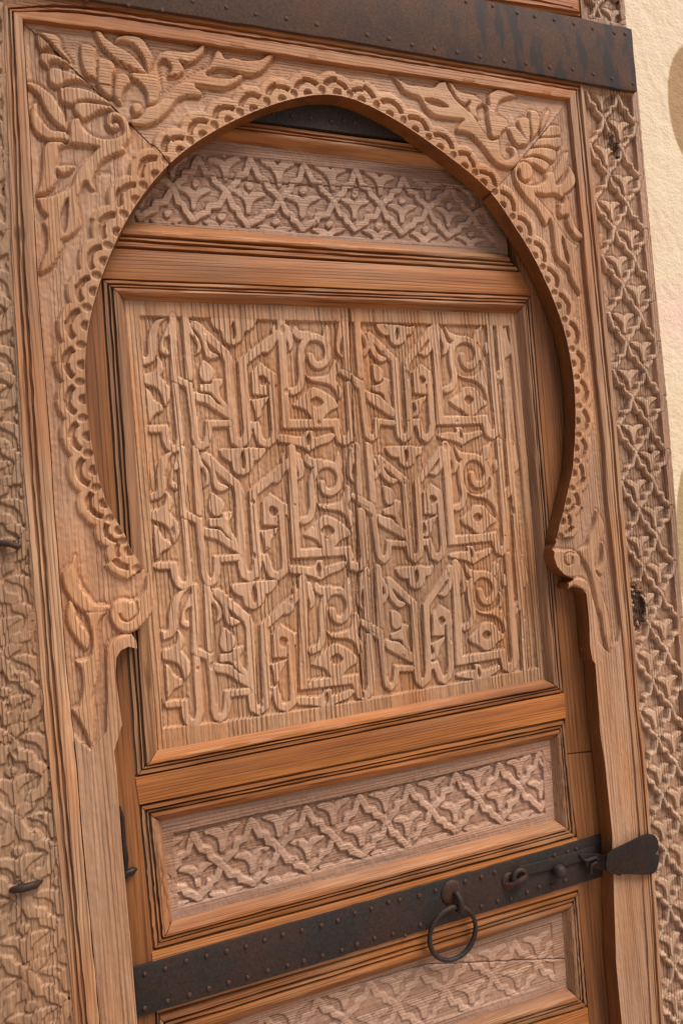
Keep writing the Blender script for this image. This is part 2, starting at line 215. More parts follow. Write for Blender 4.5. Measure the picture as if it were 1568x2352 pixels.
 'top': '''
FP 0 -4021,20170 -3787,20173 -3715,20126 -3693,19978 -3586,19808 -3723,19869 -3901,20062
FP 0 -3448,20063 -3390,20102 -3292,20087 -3218,20040 -3228,19825 -3257,19585 -3340,19585 -3422,19668 -3463,19861
FP 0 -3211,19911 -3081,19918 -2994,19884 -2963,19769 -3012,19643 -3044,19365 -3124,19343 -3247,19492 -3242,19705
FP 0 -2962,19709 -2846,19738 -2771,19677 -2761,19582 -2855,19474 -2896,19373 -2927,19261 -3033,19355 -3010,19596
FP 0 -3221,20328 -3120,20311 -3072,20234 -2969,20164 -2802,20085 -2662,19990 -2577,19887 -2501,19782 -2588,19750 -2705,19792 -2820,19842 -2961,19898 -3046,19971 -3146,20079 -3200,20185 -3226,20266
FP 0 -2962,20184 -2925,20257 -2821,20317 -2636,20332 -2528,20291 -2461,20185 -2397,20049 -2403,19971 -2483,19775 -2527,19817 -2546,19930 -2584,20041 -2651,20137 -2721,20184 -2829,20207 -2904,20184
FP 0 -2715,19771 -2501,19792 -2401,19990 -2347,19959 -2347,19843 -2337,19727 -2335,19630 -2330,19514 -2384,19362 -2454,19309 -2547,19307 -2555,19446 -2602,19555 -2671,19623 -2742,19661 -2784,19713
SP 0 -2792,19243 -2751,19305 -2658,19307 -2626,19254 -2642,19165 -2710,19114 -2772,19140
FP 0 -2411,19939 -2397,20001 -2354,20075 -2265,20149 -2144,20183 -1999,20193 -1840,20214 -1726,20275 -1672,20339 -1587,20352 -1619,20229 -1688,20131 -1793,20041 -1906,20004 -2006,20037 -2006,20037 -1947,19945 -1955,19870 -2055,19788 -2212,19772 -2169,19864 -2154,19903 -2195,19982 -2253,20004 -2316,19953 -2350,19887 -2409,19818
FP 0 -2813,18962 -2592,18964 -2438,19035 -2256,19192 -2137,19361 -2033,19454 -1885,19504 -1750,19513 -1704,19546 -1717,19619 -1788,19677 -1626,19678 -1352,19690 -1195,19761 -1073,19856 -1019,19965 -1115,19958 -1196,19902 -1362,19869 -1574,19872 -1609,19892 -1504,19961 -1377,19990 -1164,19982 -936,19961 -736,20030 -593,20179 -488,20355 -605,20351 -717,20264 -954,20207 -1157,20223 -1286,20189 -1342,20277 -1434,20288 -1502,20147 -1600,20008 -1755,19911 -1962,19746 -2126,19638 -2280,19481 -2385,19354 -2454,19303 -2570,19252 -2684,19092 -2807,19049
FP 0 1566,20362 1707,20272 1870,20215 2090,20219 2363,20226 2472,20322 2620,20359 2644,20278 2721,20152 2811,20040 2992,19915 3146,19785 3263,19607 3433,19420 3612,19453 3611,19286 3645,19151 3751,19086 3856,19159 3851,19270 3789,19291 3811,19356 3939,19335 4009,19216 3958,19043 3849,18938 3624,18939 3442,19034 3300,19199 3158,19348 3013,19456 2861,19482 2756,19479 2765,19571 2900,19705 2900,19705 2663,19692 2411,19695 2266,19736 2152,19833 2062,19988 1900,20017 1761,20079 1686,20179 1618,20287
NP 0 2161,19990 2317,20010 2440,19992 2573,19942 2619,19886 2429,19877 2281,19894 2186,19937
FP 0 2657,20347 2752,20340 2844,20237 3033,20205 3228,20208 3165,20199 3300,20134 3419,20067 3484,19999 3426,19819 3384,20035 3270,19993 3199,19915 3226,19795 3247,19763 3122,19766 3035,19833 3008,19946 3055,20037 3000,20001 2923,19997 2811,20040 2728,20165
FP 0 3457,20210 3571,20315 3705,20365 3881,20349 4070,20290 3951,20239 3783,20182 3678,20099 3627,19996 3593,19894 3672,19883 3796,19835 3828,19755 3828,19672 3688,19572 3630,19469 3453,19456 3422,19625 3407,19789 3394,19898 3446,20015
FP 0 3825,19644 3963,19729 4055,19670 4143,19567 4244,19423 4022,19351 3930,19404
FP 0 4036,19794 4112,19901 4286,19908 4306,19698 4288,19527 4227,19422 4110,19564
FP 0 4327,20061 4502,20055 4538,19967 4515,19779 4449,19630 4320,19516 4306,19698 4293,19895
FP 0 4755,20129 4756,19978 4634,19793 4518,19652 4529,19838 4624,20020''',
 'right': '''
FP 0 4687,19813 4964,19845 4968,19645 4493,19571 4591,19702
FP 0 4475,19554 4733,19604 4966,19630 4960,19457 4828,19379 4679,19413 4313,19372
FP 0 4260,19333 4457,19392 4678,19403 4834,19358 4839,19244 4769,19144 4666,19138 4570,19185 4372,19211 4143,19171
FP 0 4100,19148 4304,19201 4518,19169 4654,19097 4619,18980 4527,18936 4415,18989 4320,19036 4221,19044 4062,19096
SP 0 4027,18924 4131,18976 4227,18943 4233,18845 4176,18770 4109,18764 4041,18813
FP 0 3845,18893 3921,18998 4078,19097 4223,19062 4286,18948 4256,18819 4190,18743 4055,18717 3995,18767 3976,18905 3941,18874 3960,18750 4149,18669 4350,18684 4509,18771 4575,18912 4723,18954 4777,18738 4935,18537 4851,18473 4721,18531 4497,18498 4298,18506 4393,18387 4583,18201 4646,18123 4766,17918 4904,17749 5037,17649 5155,17596 5155,17596 5094,17509 5093,17366 5096,17127 5107,16889 5109,16686 4978,16836 4895,16999 4867,17141 4749,17230 4620,17354 4592,17482 4592,17753 4583,17930 4546,18045 4501,17954 4443,17938 4384,18034 4266,18236 4101,18376 4102,18373 3928,18594 3860,18727
FP 0 5120,19373 5111,19257 5038,19091 4949,18911 4759,18734 4717,18818 4731,18948 4815,19098 4935,19253 5030,19335
FP 0 5110,19120 5169,19017 5228,18922 5222,18791 5131,18668 4999,18568 4926,18533 4743,18578 4737,18685 4883,18769 5000,18901 5068,19051
FP 0 4787,18383 4873,18389 4963,18563 5030,18449 5064,18297 5096,18060 5181,17910 5281,17820 5275,17729 5106,17747 4991,17885 4920,18023 4955,18151 4816,18121 4765,18179 4771,18298
NP 0 4785,17765 4829,17708 4855,17556 4899,17368 4878,17236 4817,17340 4781,17528 4767,17669
FP 0 5045,12688 5155,12468 5160,12299 5065,12114 4938,11933 4880,11724 4903,11530 4980,11427 4974,11188 5073,10794 5101,10455 5083,10242 5001,10019 4951,10235 4916,10454 4901,10719 4835,10917 4803,11159 4761,11449 4671,11696 4568,11867 4563,11979 4726,12060 4786,12209 4926,12413 4994,12624
FP 0 5098,12092 5168,11913 5159,11721 5070,11513 4984,11462 4887,11579 5011,11711 5062,11898
SP 0 3897,11934 4049,12037 4244,12008 4414,11992 4548,11897 4578,11776 4517,11616 4402,11486 4165,11534 3949,11626 3853,11775
GR 34 4386,11865 4365,11749 4277,11734 4214,11811 4235,11926 4353,11962 4451,11930
FP 0 4210,11295 4237,11409 4403,11491 4587,11455 4693,11361 4778,11067 4829,10728 4745,10500 4658,10511 4625,10871 4612,11156 4508,11263 4372,11336''',
}
G = {
 'arch': '-3034,12313 -3134,12406 -3223,12574 -3293,12715 -3355,12911 -3456,13132 -3571,13391 -3610,13558 -3654,13767 -3679,13936 -3701,14149 -3713,14320 -3724,14492 -3733,14706 -3736,14878 -3735,15051 -3725,15267 -3709,15440 -3680,15656 -3649,15829 -3610,16001 -3550,16215 -3494,16386 -3417,16598 -3349,16767 -3276,16935 -3178,17144 -3094,17310 -3004,17475 -2880,17676 -2772,17834 -2628,18027 -2505,18179 -2376,18326 -2202,18502 -2054,18635 -1857,18792 -1693,18911 -1523,19025 -1303,19161 -1122,19265 -937,19364 -699,19481 -504,19567 -254,19665 -49,19732 158,19786 419,19825 625,19826 875,19788 1070,19735 1262,19669 1497,19574 1682,19490 1865,19398 2092,19276 2272,19174 2497,19041 2676,18930 2854,18814 3072,18662 3236,18529 3421,18344 3552,18179 3674,18007 3824,17788 3944,17611 4059,17430 4189,17195 4283,17002 4393,16754 4473,16552 4546,16347 4624,16086 4673,15873 4717,15602 4739,15383 4752,15163 4755,14886 4745,14664 4727,14443 4692,14166 4656,13946 4602,13673 4557,13455 4410,13067 4242,12634 4165,12472 4086,12244 4105,12162',
 'vleft': '-3034,12313 -3018,12013 -3048,11773 -3111,11646 -3278,11530 -3375,11495 -3313,11383 -3305,11264 -3423,11312 -3530,11273 -3602,11176 -3634,10893 -3609,10545 -3595,10226 -3731,9869 -3718,9634 -3724,8562 -3706,7033 -3703,6044 -3702,5331',
 'vright': '4105,12162 4023,12061 3990,11902 4032,11733 4168,11580 4339,11495 4403,11470 4264,11408 4226,11312 4280,11307 4399,11334 4538,11283 4615,11179 4622,10987 4624,10751 4615,10516 4590,10237 4617,9975 4676,9899 4646,8707 4692,8006 4707,6824 4544,4519 4548,3453 4531,2548',
 'seamL': '-4197,20299 -4210,19142 -4264,16513 -4263,14175 -4276,13306 -4275,11042 -4236,9734 -4240,8946 -4195,6196 -4188,5495',
 'seamR': '5231,20371 5267,17764 5264,17053 5323,14144 5286,12622 5322,11287 5350,10195 5346,8985 5355,7878 5317,6014 5213,3244 5177,2329',
 'topedge': '-4197,20303 -3208,20335 -1575,20347 -491,20374 661,20364 2705,20383 5231,20371',
 'mitreL': '-4197,20299 -4033,20153 -3694,19843 -3104,19284 -2817,18991 -2521,18697 -2433,18608 -2287,18444',
 'mitreR': '5231,20371 4703,19795 4328,19410 4070,19162 3804,18858 3356,18467',
 'lobes': '-3358,12637 -3580,12890 -3754,13350 -3895,13822 -3959,14322 -3962,14877 -3954,15404 -3856,15966 -3718,16527 -3523,16953 -3288,17431 -3004,17935 -2690,18386 -2229,18747 -1873,19067 -1441,19356 -999,19613 -520,19841 -11,19991 525,20082 1053,20045 1585,19872 2072,19656 2547,19423 2997,19121 3369,18795 3719,18334 4038,17930 4325,17467 4554,16986 4741,16507 4880,15973 4937,15407 4981,14883 4942,14318 4863,13799 4688,13329 4514,12860 4319,12478',
 'recL': '-4773,20831 -4769,13506 -4263,10210 -4036,9936 -3811,10158 -3758,10742 -3723,11303 -3394,11473 -2736,11717 -2089,15219 -1195,21509',
 'recR': '10255,23679 5219,10221 5090,10147 5013,10024 4780,10280 4798,10588 4760,10912 4679,11195 3844,11332 2471,13030 2382,22187',
 'mLo': '-4430,20464 -4504,18381 -4572,16799 -4603,14879 -4625,13840 -4602,12803 -4605,11085 -4577,9371 -4539,7662 -4514,6313 -4500,5620',
 'mLi': '-4197,20286 -4210,19125 -4264,16503 -4263,14171 -4276,13304 -4275,11046 -4236,9742 -4241,8956 -4196,6213 -4188,5514',
 'mTo': '-4430,20464 -3812,20649 -3181,20728 683,20750 5577,20713',
 'mTi': '-4197,20286 -3211,20318 -1582,20331 -501,20358 648,20348 2687,20367 5211,20356',
 'mRi': '5211,20356 5242,17750 5238,17042 5297,14141 5260,12623 5296,11291 5324,10202 5321,8995 5329,7891 5291,6033 5188,3270 5152,2357',
 'mRo': '5577,20713 5608,17417 5629,13524 5614,12354 5602,10490 5556,8956 5598,7839 5555,5418 5471,3181 5423,2266',
 'edgeR': '6884,20732 6877,17500 6908,14774 6883,12702 6809,10336 6742,7476 6652,4652 6597,2805 6569,1859',
 'recRl': '5578,20559 5608,19350 5612,17429 5608,15979 5615,14469 5644,13527 5591,11655 5605,10487 5582,9094 5558,7247 5529,4953 5497,3155 5489,2224',
 'recRr': '6713,20641 6726,20052 6703,17603 6721,15996 6737,13475 6716,12029 6661,10354 6602,7503 6501,4693 6440,2854 6413,1912',
 'LR': '6005,20075 5993,19014 6014,17973 6106,16888 6064,15780 6088,14725 6048,13688 6002,12609 5963,11535 5998,10437 5955,9386 5961,8298 5936,7261 5898,6222 5872,5176 5852,4085 5823,3030',
 'edgeL': '-5685,20829 -5790,18263 -5945,13583 -5932,9319 -5913,6078',
 'recLr': '-4422,21076 -4517,19457 -4616,17330 -4614,16808 -4651,14212 -4659,13724 -4632,12116 -4636,11154 -4580,9636 -4561,8334 -4552,6633 -4564,5622',
 'tipsL': '-4518,19351 -4543,18251 -4571,17200 -4599,16140 -4613,15076 -4632,14017 -4647,12987 -4639,11879 -4618,10815 -4603,9723 -4602,8664 -4596,7622 -4575,6575 -4568,5556',
 'kO': '-3378,16755 4241,16747 4188,9388 -3445,9346',
 'kI': '-3048,16456 3933,16420 3876,9668 -3093,9654',
 'kPanel': '-3082,16494 3981,16468 3927,9624 -3136,9621',
 'kRec': '-2850,16235 -700,16215 3779,16198 3764,14360 3782,12742 3767,9886 1931,9867 48,9851 -2042,9897 -2984,9961 -2967,11709 -2866,14480',
 'f1O': '-2610,19447 3731,19357 4049,17170 -3197,17212',
 'f1I': '-2244,19096 3345,19011 3681,17572 -2956,17668',
 'f1Panel': '-2916,19180 3943,19080 3894,17527 -3250,17648',
 'f1Rec': '-2869,18829 -1609,18880 403,18863 1840,18832 3368,18702 3690,17656 1454,17654 -144,17684 -994,17712 -2807,17686',
 'f2O': '-3423,8935 4159,8908 4205,6749 -3390,6797',
 'f2I': '-3119,8605 3879,8550 3820,7112 -3065,7121',
 'f2Panel': '-3153,8642 3939,8595 3879,7044 -3105,7080',
 'f2Rec': '-2952,8374 -1769,8392 363,8354 1587,8353 3696,8379 3643,7254 1826,7279 264,7280 -1662,7266 -2960,7273',
 'f3O': '-3396,5883 4140,5792 4117,3691 -3498,4106',
 'f3I': '-3093,5344 3804,5418 3761,4084 -3137,4326',
 'f3Panel': '-3134,5394 3869,5455 3814,4014 -3177,4286',
 'f3Rec': '-2804,5232 84,5319 3573,5308 3541,4239 -7,4331 -2872,4381',
 'f1a': '-3370,18719 -2576,18742 -1756,18788 -891,18846 32,18853 964,18843 1859,18780 2804,18755 3795,18692',
 'f1b': '-3015,18358 -2180,18275 -1326,18275 -436,18219 526,18257 1392,18264 2317,18290 3214,18219',
 'f1c': '-2726,17761 -1919,17775 -1032,17755 -98,17754 848,17807 1744,17808 2661,17812 3623,17792',
 'f2a': '-3488,8255 -2659,8274 -1749,8298 -846,8292 81,8288 981,8279 1891,8293 2776,8296 3622,8347 4427,8336',
 'f2b': '-3109,7739 -2261,7737 -1338,7763 -413,7743 529,7775 1374,7807 2304,7801 3159,7828 3981,7845',
 'f2c': '-3468,7331 -2648,7327 -1809,7330 -890,7305 47,7323 864,7294 1797,7333 2702,7320 3572,7351 4382,7396',
 'f3a': '-2685,5295 -1807,5295 -923,5278 -12,5254 902,5217 1831,5171 2766,5149 3692,5141 4646,5114',
 'f3b': '-2258,4867 -1376,4869 -491,4827 421,4788 1334,4742 2272,4700 3209,4670 4140,4655',
 'f3c': '-2682,4389 -1805,4372 -922,4329 -12,4279 904,4245 1821,4212 2763,4205 3674,4200 4654,4142',
 'rail1': '-3197,17212 4049,17170 4241,16747 -3378,16755',
 'rail2': '-3446,9342 4198,9378 4189,8926 -3423,8942',
 'rail3': '-3406,6783 4203,6731 4147,5808 -3402,5900',
 'rail4': '-3499,4092 4104,3673 4069,1319 3902,313 -3563,3271',
 'stileL': '-3703,19775 -2798,19902 -3197,17212 -3378,16755 -3445,9346 -3423,8942 -3390,6797 -3498,4106 -4375,4429 -4321,8848 -4155,13487 -4116,16401',
 'stileR': '3731,19357 5180,19379 6260,16229 5943,12340 5706,8131 4114,8281 4171,8915 4188,9388 4241,16747 4049,17170',
 'stileR2': '4112,8263 5704,8112 5447,4817 5120,932 4069,1319 4117,3691 4116,5830 4205,6749',
 'strapLow': '-3686,6655 -1555,6664 2019,6676 4572,6689 4801,6688 4788,5954 4615,5941 1946,5943 -1415,5939 -3690,5954',
 'strapTop': '-2352,19941 2897,20678 3818,19411 689,19393 -851,19412 -2087,19427',
 'gateStrap': '-3185,20700 662,20723 4778,20691 5337,20675 5916,20682 6329,20661 6798,20684 6795,21892 6627,21913 6051,21896 5581,21914 3469,21874 910,21808 -3739,21660 -4620,20660',
 'rivTop': '-3318,20687 -2724,20703 -2233,20713 -1758,20939 -1237,20929 -771,20902 -269,20917 247,20907 1135,20881 1530,20877 1955,20835 2386,20845 2837,20845 3297,20836 3793,20831 4258,20848 4781,20855 5298,20888 5771,20865 6204,20841 6699,20812 3104,21787 3655,21805 4166,21766 4543,21770 4976,21774 5418,21773 5843,21752 6359,21759 6624,21781',
 'rivLow': '-3532,6536 -3237,6529 -2933,6554 -2626,6541 -2323,6527 -2028,6511 -1735,6529 -1438,6531 -1136,6517 -811,6508 -533,6510 -3570,6052 -3242,6056 -2925,6049 -2632,6058 -2335,6058 -2039,6053 -1723,6060 -1408,6053 -1142,6044 -833,6042 -233,6552 54,6547 368,6572 564,6557 924,6537 1232,6543 1800,6555 2122,6550 2387,6568 3642,6567 3926,6559 4120,6573 -505,6036 -240,6049 68,6069 397,6043 607,5957 898,6057 2073,6059 2402,6068 2666,6038 3008,6066 3265,6097 3539,6048 3826,6074',
 'rivUp': '-754,19496 -493,19553 -177,19562 146,19564 511,19545 746,19591 944,19577 1925,19519',
 'upIn': '1909,22271 3535,22041 5379,22062 5461,23250',
 'upFr': '1399,21829 5675,22031 5714,23301',
 'hasp': '4420,6265 4414,6383 4465,6537 4592,6589 4993,6649 5324,6692 5524,6655 5615,6555 5621,6394 5549,6303 5621,6254 5588,6102 5497,5985 5367,5965 4976,6064 4546,6173',
 'ring': '1447,5806',
 'ringr': '1490,6250 1404,5364',
 'pts': '1529,6401 1530,6199 2880,6411 2654,6399 3632,6313 4322,6265 4374,6292',
 'haspin': '4120,6493 4717,6393 4685,6106 4284,6218',
 'slider': '2882,6559 3617,6538 4094,6543 4483,6543 4499,6460 4315,6353 3691,6346 3045,6387',
 'stapL': '-5086,12948 -4871,12913 -4743,12864',
 'stapL2': '-5195,8264 -5018,8307 -4800,8302',
 'hingeL': '-3715,8992 -3682,8828 -3695,8454 -3681,8231 -3717,7958 -3528,8037',
 'corbel': '4444,10206 4695,10186 4782,9898 4475,9979',
 'nailV': '4562,10534 4760,8467 4623,5393 4128,17037 4696,15193',
 'crackK': '627,16435 557,15305 516,14033 394,11935 319,10857 278,9905',
 'crackF1': '-2173,18513 -1541,18519 -506,18501 602,18547 2280,18633 3479,18758',
 'crackF3': '-507,5332 1003,5280 3783,4597',
 'wall': '7484,21158',
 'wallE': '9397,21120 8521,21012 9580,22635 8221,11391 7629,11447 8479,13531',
 'crackK2': '340,16220 271,14737 299,14042 249,12786 217,11828',
 'crackL': '-3701,19845 -3708,19461 -3709,19174 -3714,18915 -3713,18595',
 'crackT': '-3322,19496 -3140,19509 -3017,19511',
 'crackT2': '-3144,19316 -2977,19334 -2884,19334',
 'knotB': '5795,10800 5948,10782 5757,10468 6207,19643 6310,19654 6185,19447',
 'peg': '6469,13766',
}
CAM_R = [[0.930295, -0.071203, 0.359835], [-0.35726, 0.046522, 0.932846], [-0.083162, -0.996376, 0.017841]]
CAM_C = [-0.4318, -1.11941, 1.27859]
CAM_F = 3000.0


# ------------------------------------------------------------------ camera, sky, sun, exposure
cam_d = bpy.data.cameras.new("camera"); cam = bpy.data.objects.new("camera", cam_d)
scene.collection.objects.link(cam); scene.camera = cam
cam_d.sensor_fit = 'VERTICAL'; cam_d.sensor_height = 36.0; cam_d.sensor_width = 24.0
cam_d.lens = CAM_F / 4096.0 * 36.0
cam_d.clip_start = 0.05; cam_d.clip_end = 200.0
_R = CAM_R
cam.matrix_world = Matrix(((_R[0][0], -_R[0][1], -_R[0][2], CAM_C[0]),
                           (_R[1][0], -_R[1][1], -_R[1][2], CAM_C[1]),
                           (_R[2][0], -_R[2][1], -_R[2][2], CAM_C[2]), (0, 0, 0, 1)))
SUN_EL, SUN_AZ = math.radians(55), math.radians(140)     # azimuth clockwise from +Y; the door faces -Y
world = bpy.data.worlds.new("World"); scene.world = world; world.use_nodes = True
wn = world.node_tree
sky = wn.nodes.new("ShaderNodeTexSky"); sky.sky_type = 'NISHITA'; sky.sun_disc = False
sky.sun_elevation = SUN_EL; sky.sun_rotation = SUN_AZ; sky.dust_density = 3.0
bg = wn.nodes["Background"]; bg.inputs[1].default_value = 0.08
wn.links.new(sky.outputs[0], bg.inputs[0])
sd = bpy.data.lights.new("sun", 'SUN'); sd.energy = 2.6; sd.angle = math.radians(36); sd.color = (1.0, 0.93, 0.83)
sun = bpy.data.objects.new("sun", sd); scene.collection.objects.link(sun)
_d = Vector((math.sin(SUN_AZ) * math.cos(SUN_EL), math.cos(SUN_AZ) * math.cos(SUN_EL), math.sin(SUN_EL)))
sun.rotation_euler = _d.to_track_quat('Z', 'Y').to_euler(); sun.location = _d * 8
vs = scene.view_settings; vs.view_transform = 'Standard'; vs.look = 'None'; vs.gamma = 1.0
vs.use_curve_mapping = False; vs.exposure = 0.62

# ------------------------------------------------------------------ data helpers
def pts(s): return np.array([[float(c) * 1e-4 for c in p.split(',')] for p in s.split()])
P = {k: pts(v) for k, v in G.items()}
def strokes(key):
    out = []
    for line in TR[key].strip().split('\n'):
        t = line.split()
        out.append((t[0][0], t[0][1], int(t[1]) * 1e-4, np.array([[float(c) * 1e-4 for c in p.split(',')] for p in t[2:]])))
    return out

def catmull(p, closed, n=7):
    p = np.asarray(p)
    m = len(p); out = []
    segs = m if closed else m - 1
    for i in range(segs):
        if closed: a, b, c, d = p[(i - 1) % m], p[i], p[(i + 1) % m], p[(i + 2) % m]
        else: a, b, c, d = p[max(i - 1, 0)], p[i], p[i + 1], p[min(i + 2, m - 1)]
        L = np.hypot(*(c - b))
        if L < 1e-6: out.append(b); continue
        # a doubled point is a corner: clamp tangents so that the curve does not overshoot
        t1 = np.zeros(2) if np.hypot(*(b - a)) < 1e-6 else (c - a) * .5
        t2 = np.zeros(2) if np.hypot(*(d - c)) < 1e-6 else (d - b) * .5
        for t in (t1, t2):
            k = np.hypot(*t)
            if k > L * 1.1: t *= L * 1.1 / k
        k = max(2, min(n, int(L / .0015)))
        for u in np.arange(k) / k:
            h = u * u; g = h * u
            out.append((2 * g - 3 * h + 1) * b + (g - 2 * h + u) * t1 + (3 * h - 2 * g) * c + (g - h) * t2)
    if not closed: out.append(p[-1])
    return np.array(out)

def dist_poly(X, Z, p, closed):
    """distance, nearest point and (closed) inside mask for points X,Z to polyline p"""
    a = p; b = np.roll(p, -1, 0)
    if not closed: a, b = p[:-1], p[1:]
    best = np.full(X.shape, 1e9); nx = np.zeros_like(X); nz = np.zeros_like(X); ins = np.zeros(X.shape, bool)
    for (ax, az), (bx, bz) in zip(a, b):
        dx, dz = bx - ax, bz - az; L = dx * dx + dz * dz
        if L < 1e-14: continue
        t = np.clip(((X - ax) * dx + (Z - az) * dz) / L, 0, 1)
        qx, qz = ax + t * dx, az + t * dz
        d = (X - qx) ** 2 + (Z - qz) ** 2
        m = d < best
        best[m] = d[m]; nx[m] = qx[m]; nz[m] = qz[m]
        if closed and dz != 0:
            c = (az > Z) != (bz > Z)
            ins ^= c & (X < (Z - az) / dz * dx + ax)
    return np.sqrt(best), nx, nz, ins

def dist_band(X, Z, p, w):
    """signed distance to a straight-sided band with square mitred corners"""
    n = len(p); D_ = [(p[i + 1] - p[i]) for i in range(n - 1)]; Ls = [np.hypot(*d) for d in D_]; best = np.full(X.shape, 1e9)
    for i in range(n - 1):
        d = D_[i] / Ls[i]; e0 = e1 = 0.
        if i > 0: e0 = w / 2 * min(math.tan(math.acos(np.clip(np.dot(D_[i - 1] / Ls[i - 1], d), -1, 1)) / 2), 1.0)
        if i < n - 2: e1 = w / 2 * min(math.tan(math.acos(np.clip(np.dot(d, D_[i + 1] / Ls[i + 1]), -1, 1)) / 2), 1.0)
        l = (X - p[i][0]) * d[0] + (Z - p[i][1]) * d[1]; a = np.abs((X - p[i][0]) * d[1] - (Z - p[i][1]) * d[0]) - w / 2
        b = np.maximum(-e0 - l, l - Ls[i] - e1)
        s = np.where((a > 0) & (b > 0), np.hypot(a, b), np.maximum(a, b))
        best = np.minimum(best, s)
    return best

def vnoise(X, Z, sx, sz, seed):
    """smooth value noise in -1..1 with cell sizes sx, sz"""
    r = np.random.default_rng(seed); T = r.random((128, 128)) * 2 - 1
    u, v = X / sx + 1000.3, Z / sz + 1000.7
    i, j = np.floor(u).astype(int), np.floor(v).astype(int)
    f, g = u - i, v - j; f = f * f * (3 - 2 * f); g = g * g * (3 - 2 * g)
    q = lambda a, b: T[(i + a) % 128, (j + b) % 128]
    return (q(0, 0) * (1 - f) + q(1, 0) * f) * (1 - g) + (q(0, 1) * (1 - f) + q(1, 1) * f) * g
def sm(x, a, b):
    t = np.clip((x - a) / (b - a), 0, 1); return t * t * (3 - 2 * t)

# ------------------------------------------------------------------ object helpers
col = scene.collection
def tag(o, label=None, cat=None, group=None, kind=None):
    if label: o['label'] = label
    if cat: o['category'] = cat
    if group: o['group'] = group
    if kind or cat: o['kind'] = kind or 'thing'
    return o
def empty(name, loc, label, cat):
    o = bpy.data.objects.new(name, None); o.empty_display_size = .1; o.location = loc; col.objects.link(o)
    return tag(o, label, cat)
def link(name, me, mat, parent=None):
    o = bpy.data.objects.new(name, me); col.objects.link(o)
    if mat is not None and not me.materials: me.materials.append(mat)
    if parent is not None:
        o.parent = parent
        p = parent; w = Vector((0, 0, 0))
        while p is not None: w += p.location; p = p.parent
        o.location = -w
    return o
def bm_obj(name, bm, mat, parent=None, smooth=30):
    bmesh.ops.recalc_face_normals(bm, faces=bm.faces)
    me = bpy.data.meshes.new(name); bm.to_mesh(me); bm.free()
    if smooth:
        me.polygons.foreach_set('use_smooth', np.ones(len(me.polygons), bool)); me.set_sharp_from_angle(angle=math.radians(smooth))
    return link(name, me, mat, parent)
def mesh_np(name, V, Q, Tt, mat, parent, normals=None):
    me = bpy.data.meshes.new(name)
    nq, nt = len(Q), len(Tt)
    me.vertices.add(len(V)); me.vertices.foreach_set('co', np.ascontiguousarray(V, np.float32).ravel())
    loops = np.concatenate([Q.ravel(), Tt.ravel()]).astype(np.int32)
    me.loops.add(len(loops)); me.loops.foreach_set('vertex_index', loops)
    me.polygons.add(nq + nt)
    st = np.concatenate([np.arange(nq) * 4, nq * 4 + np.arange(nt) * 3]).astype(np.int32)
    me.polygons.foreach_set('loop_start', st)
    me.polygons.foreach_set('use_smooth', np.ones(nq + nt, bool))
    me.update(calc_edges=True)
    if normals is not None:
        a = me.attributes.new('custom_normal', 'FLOAT_VECTOR', 'POINT')
        a.data.foreach_set('vector', np.ascontiguousarray(normals, np.float32).ravel())
    return link(name, me, mat, parent)

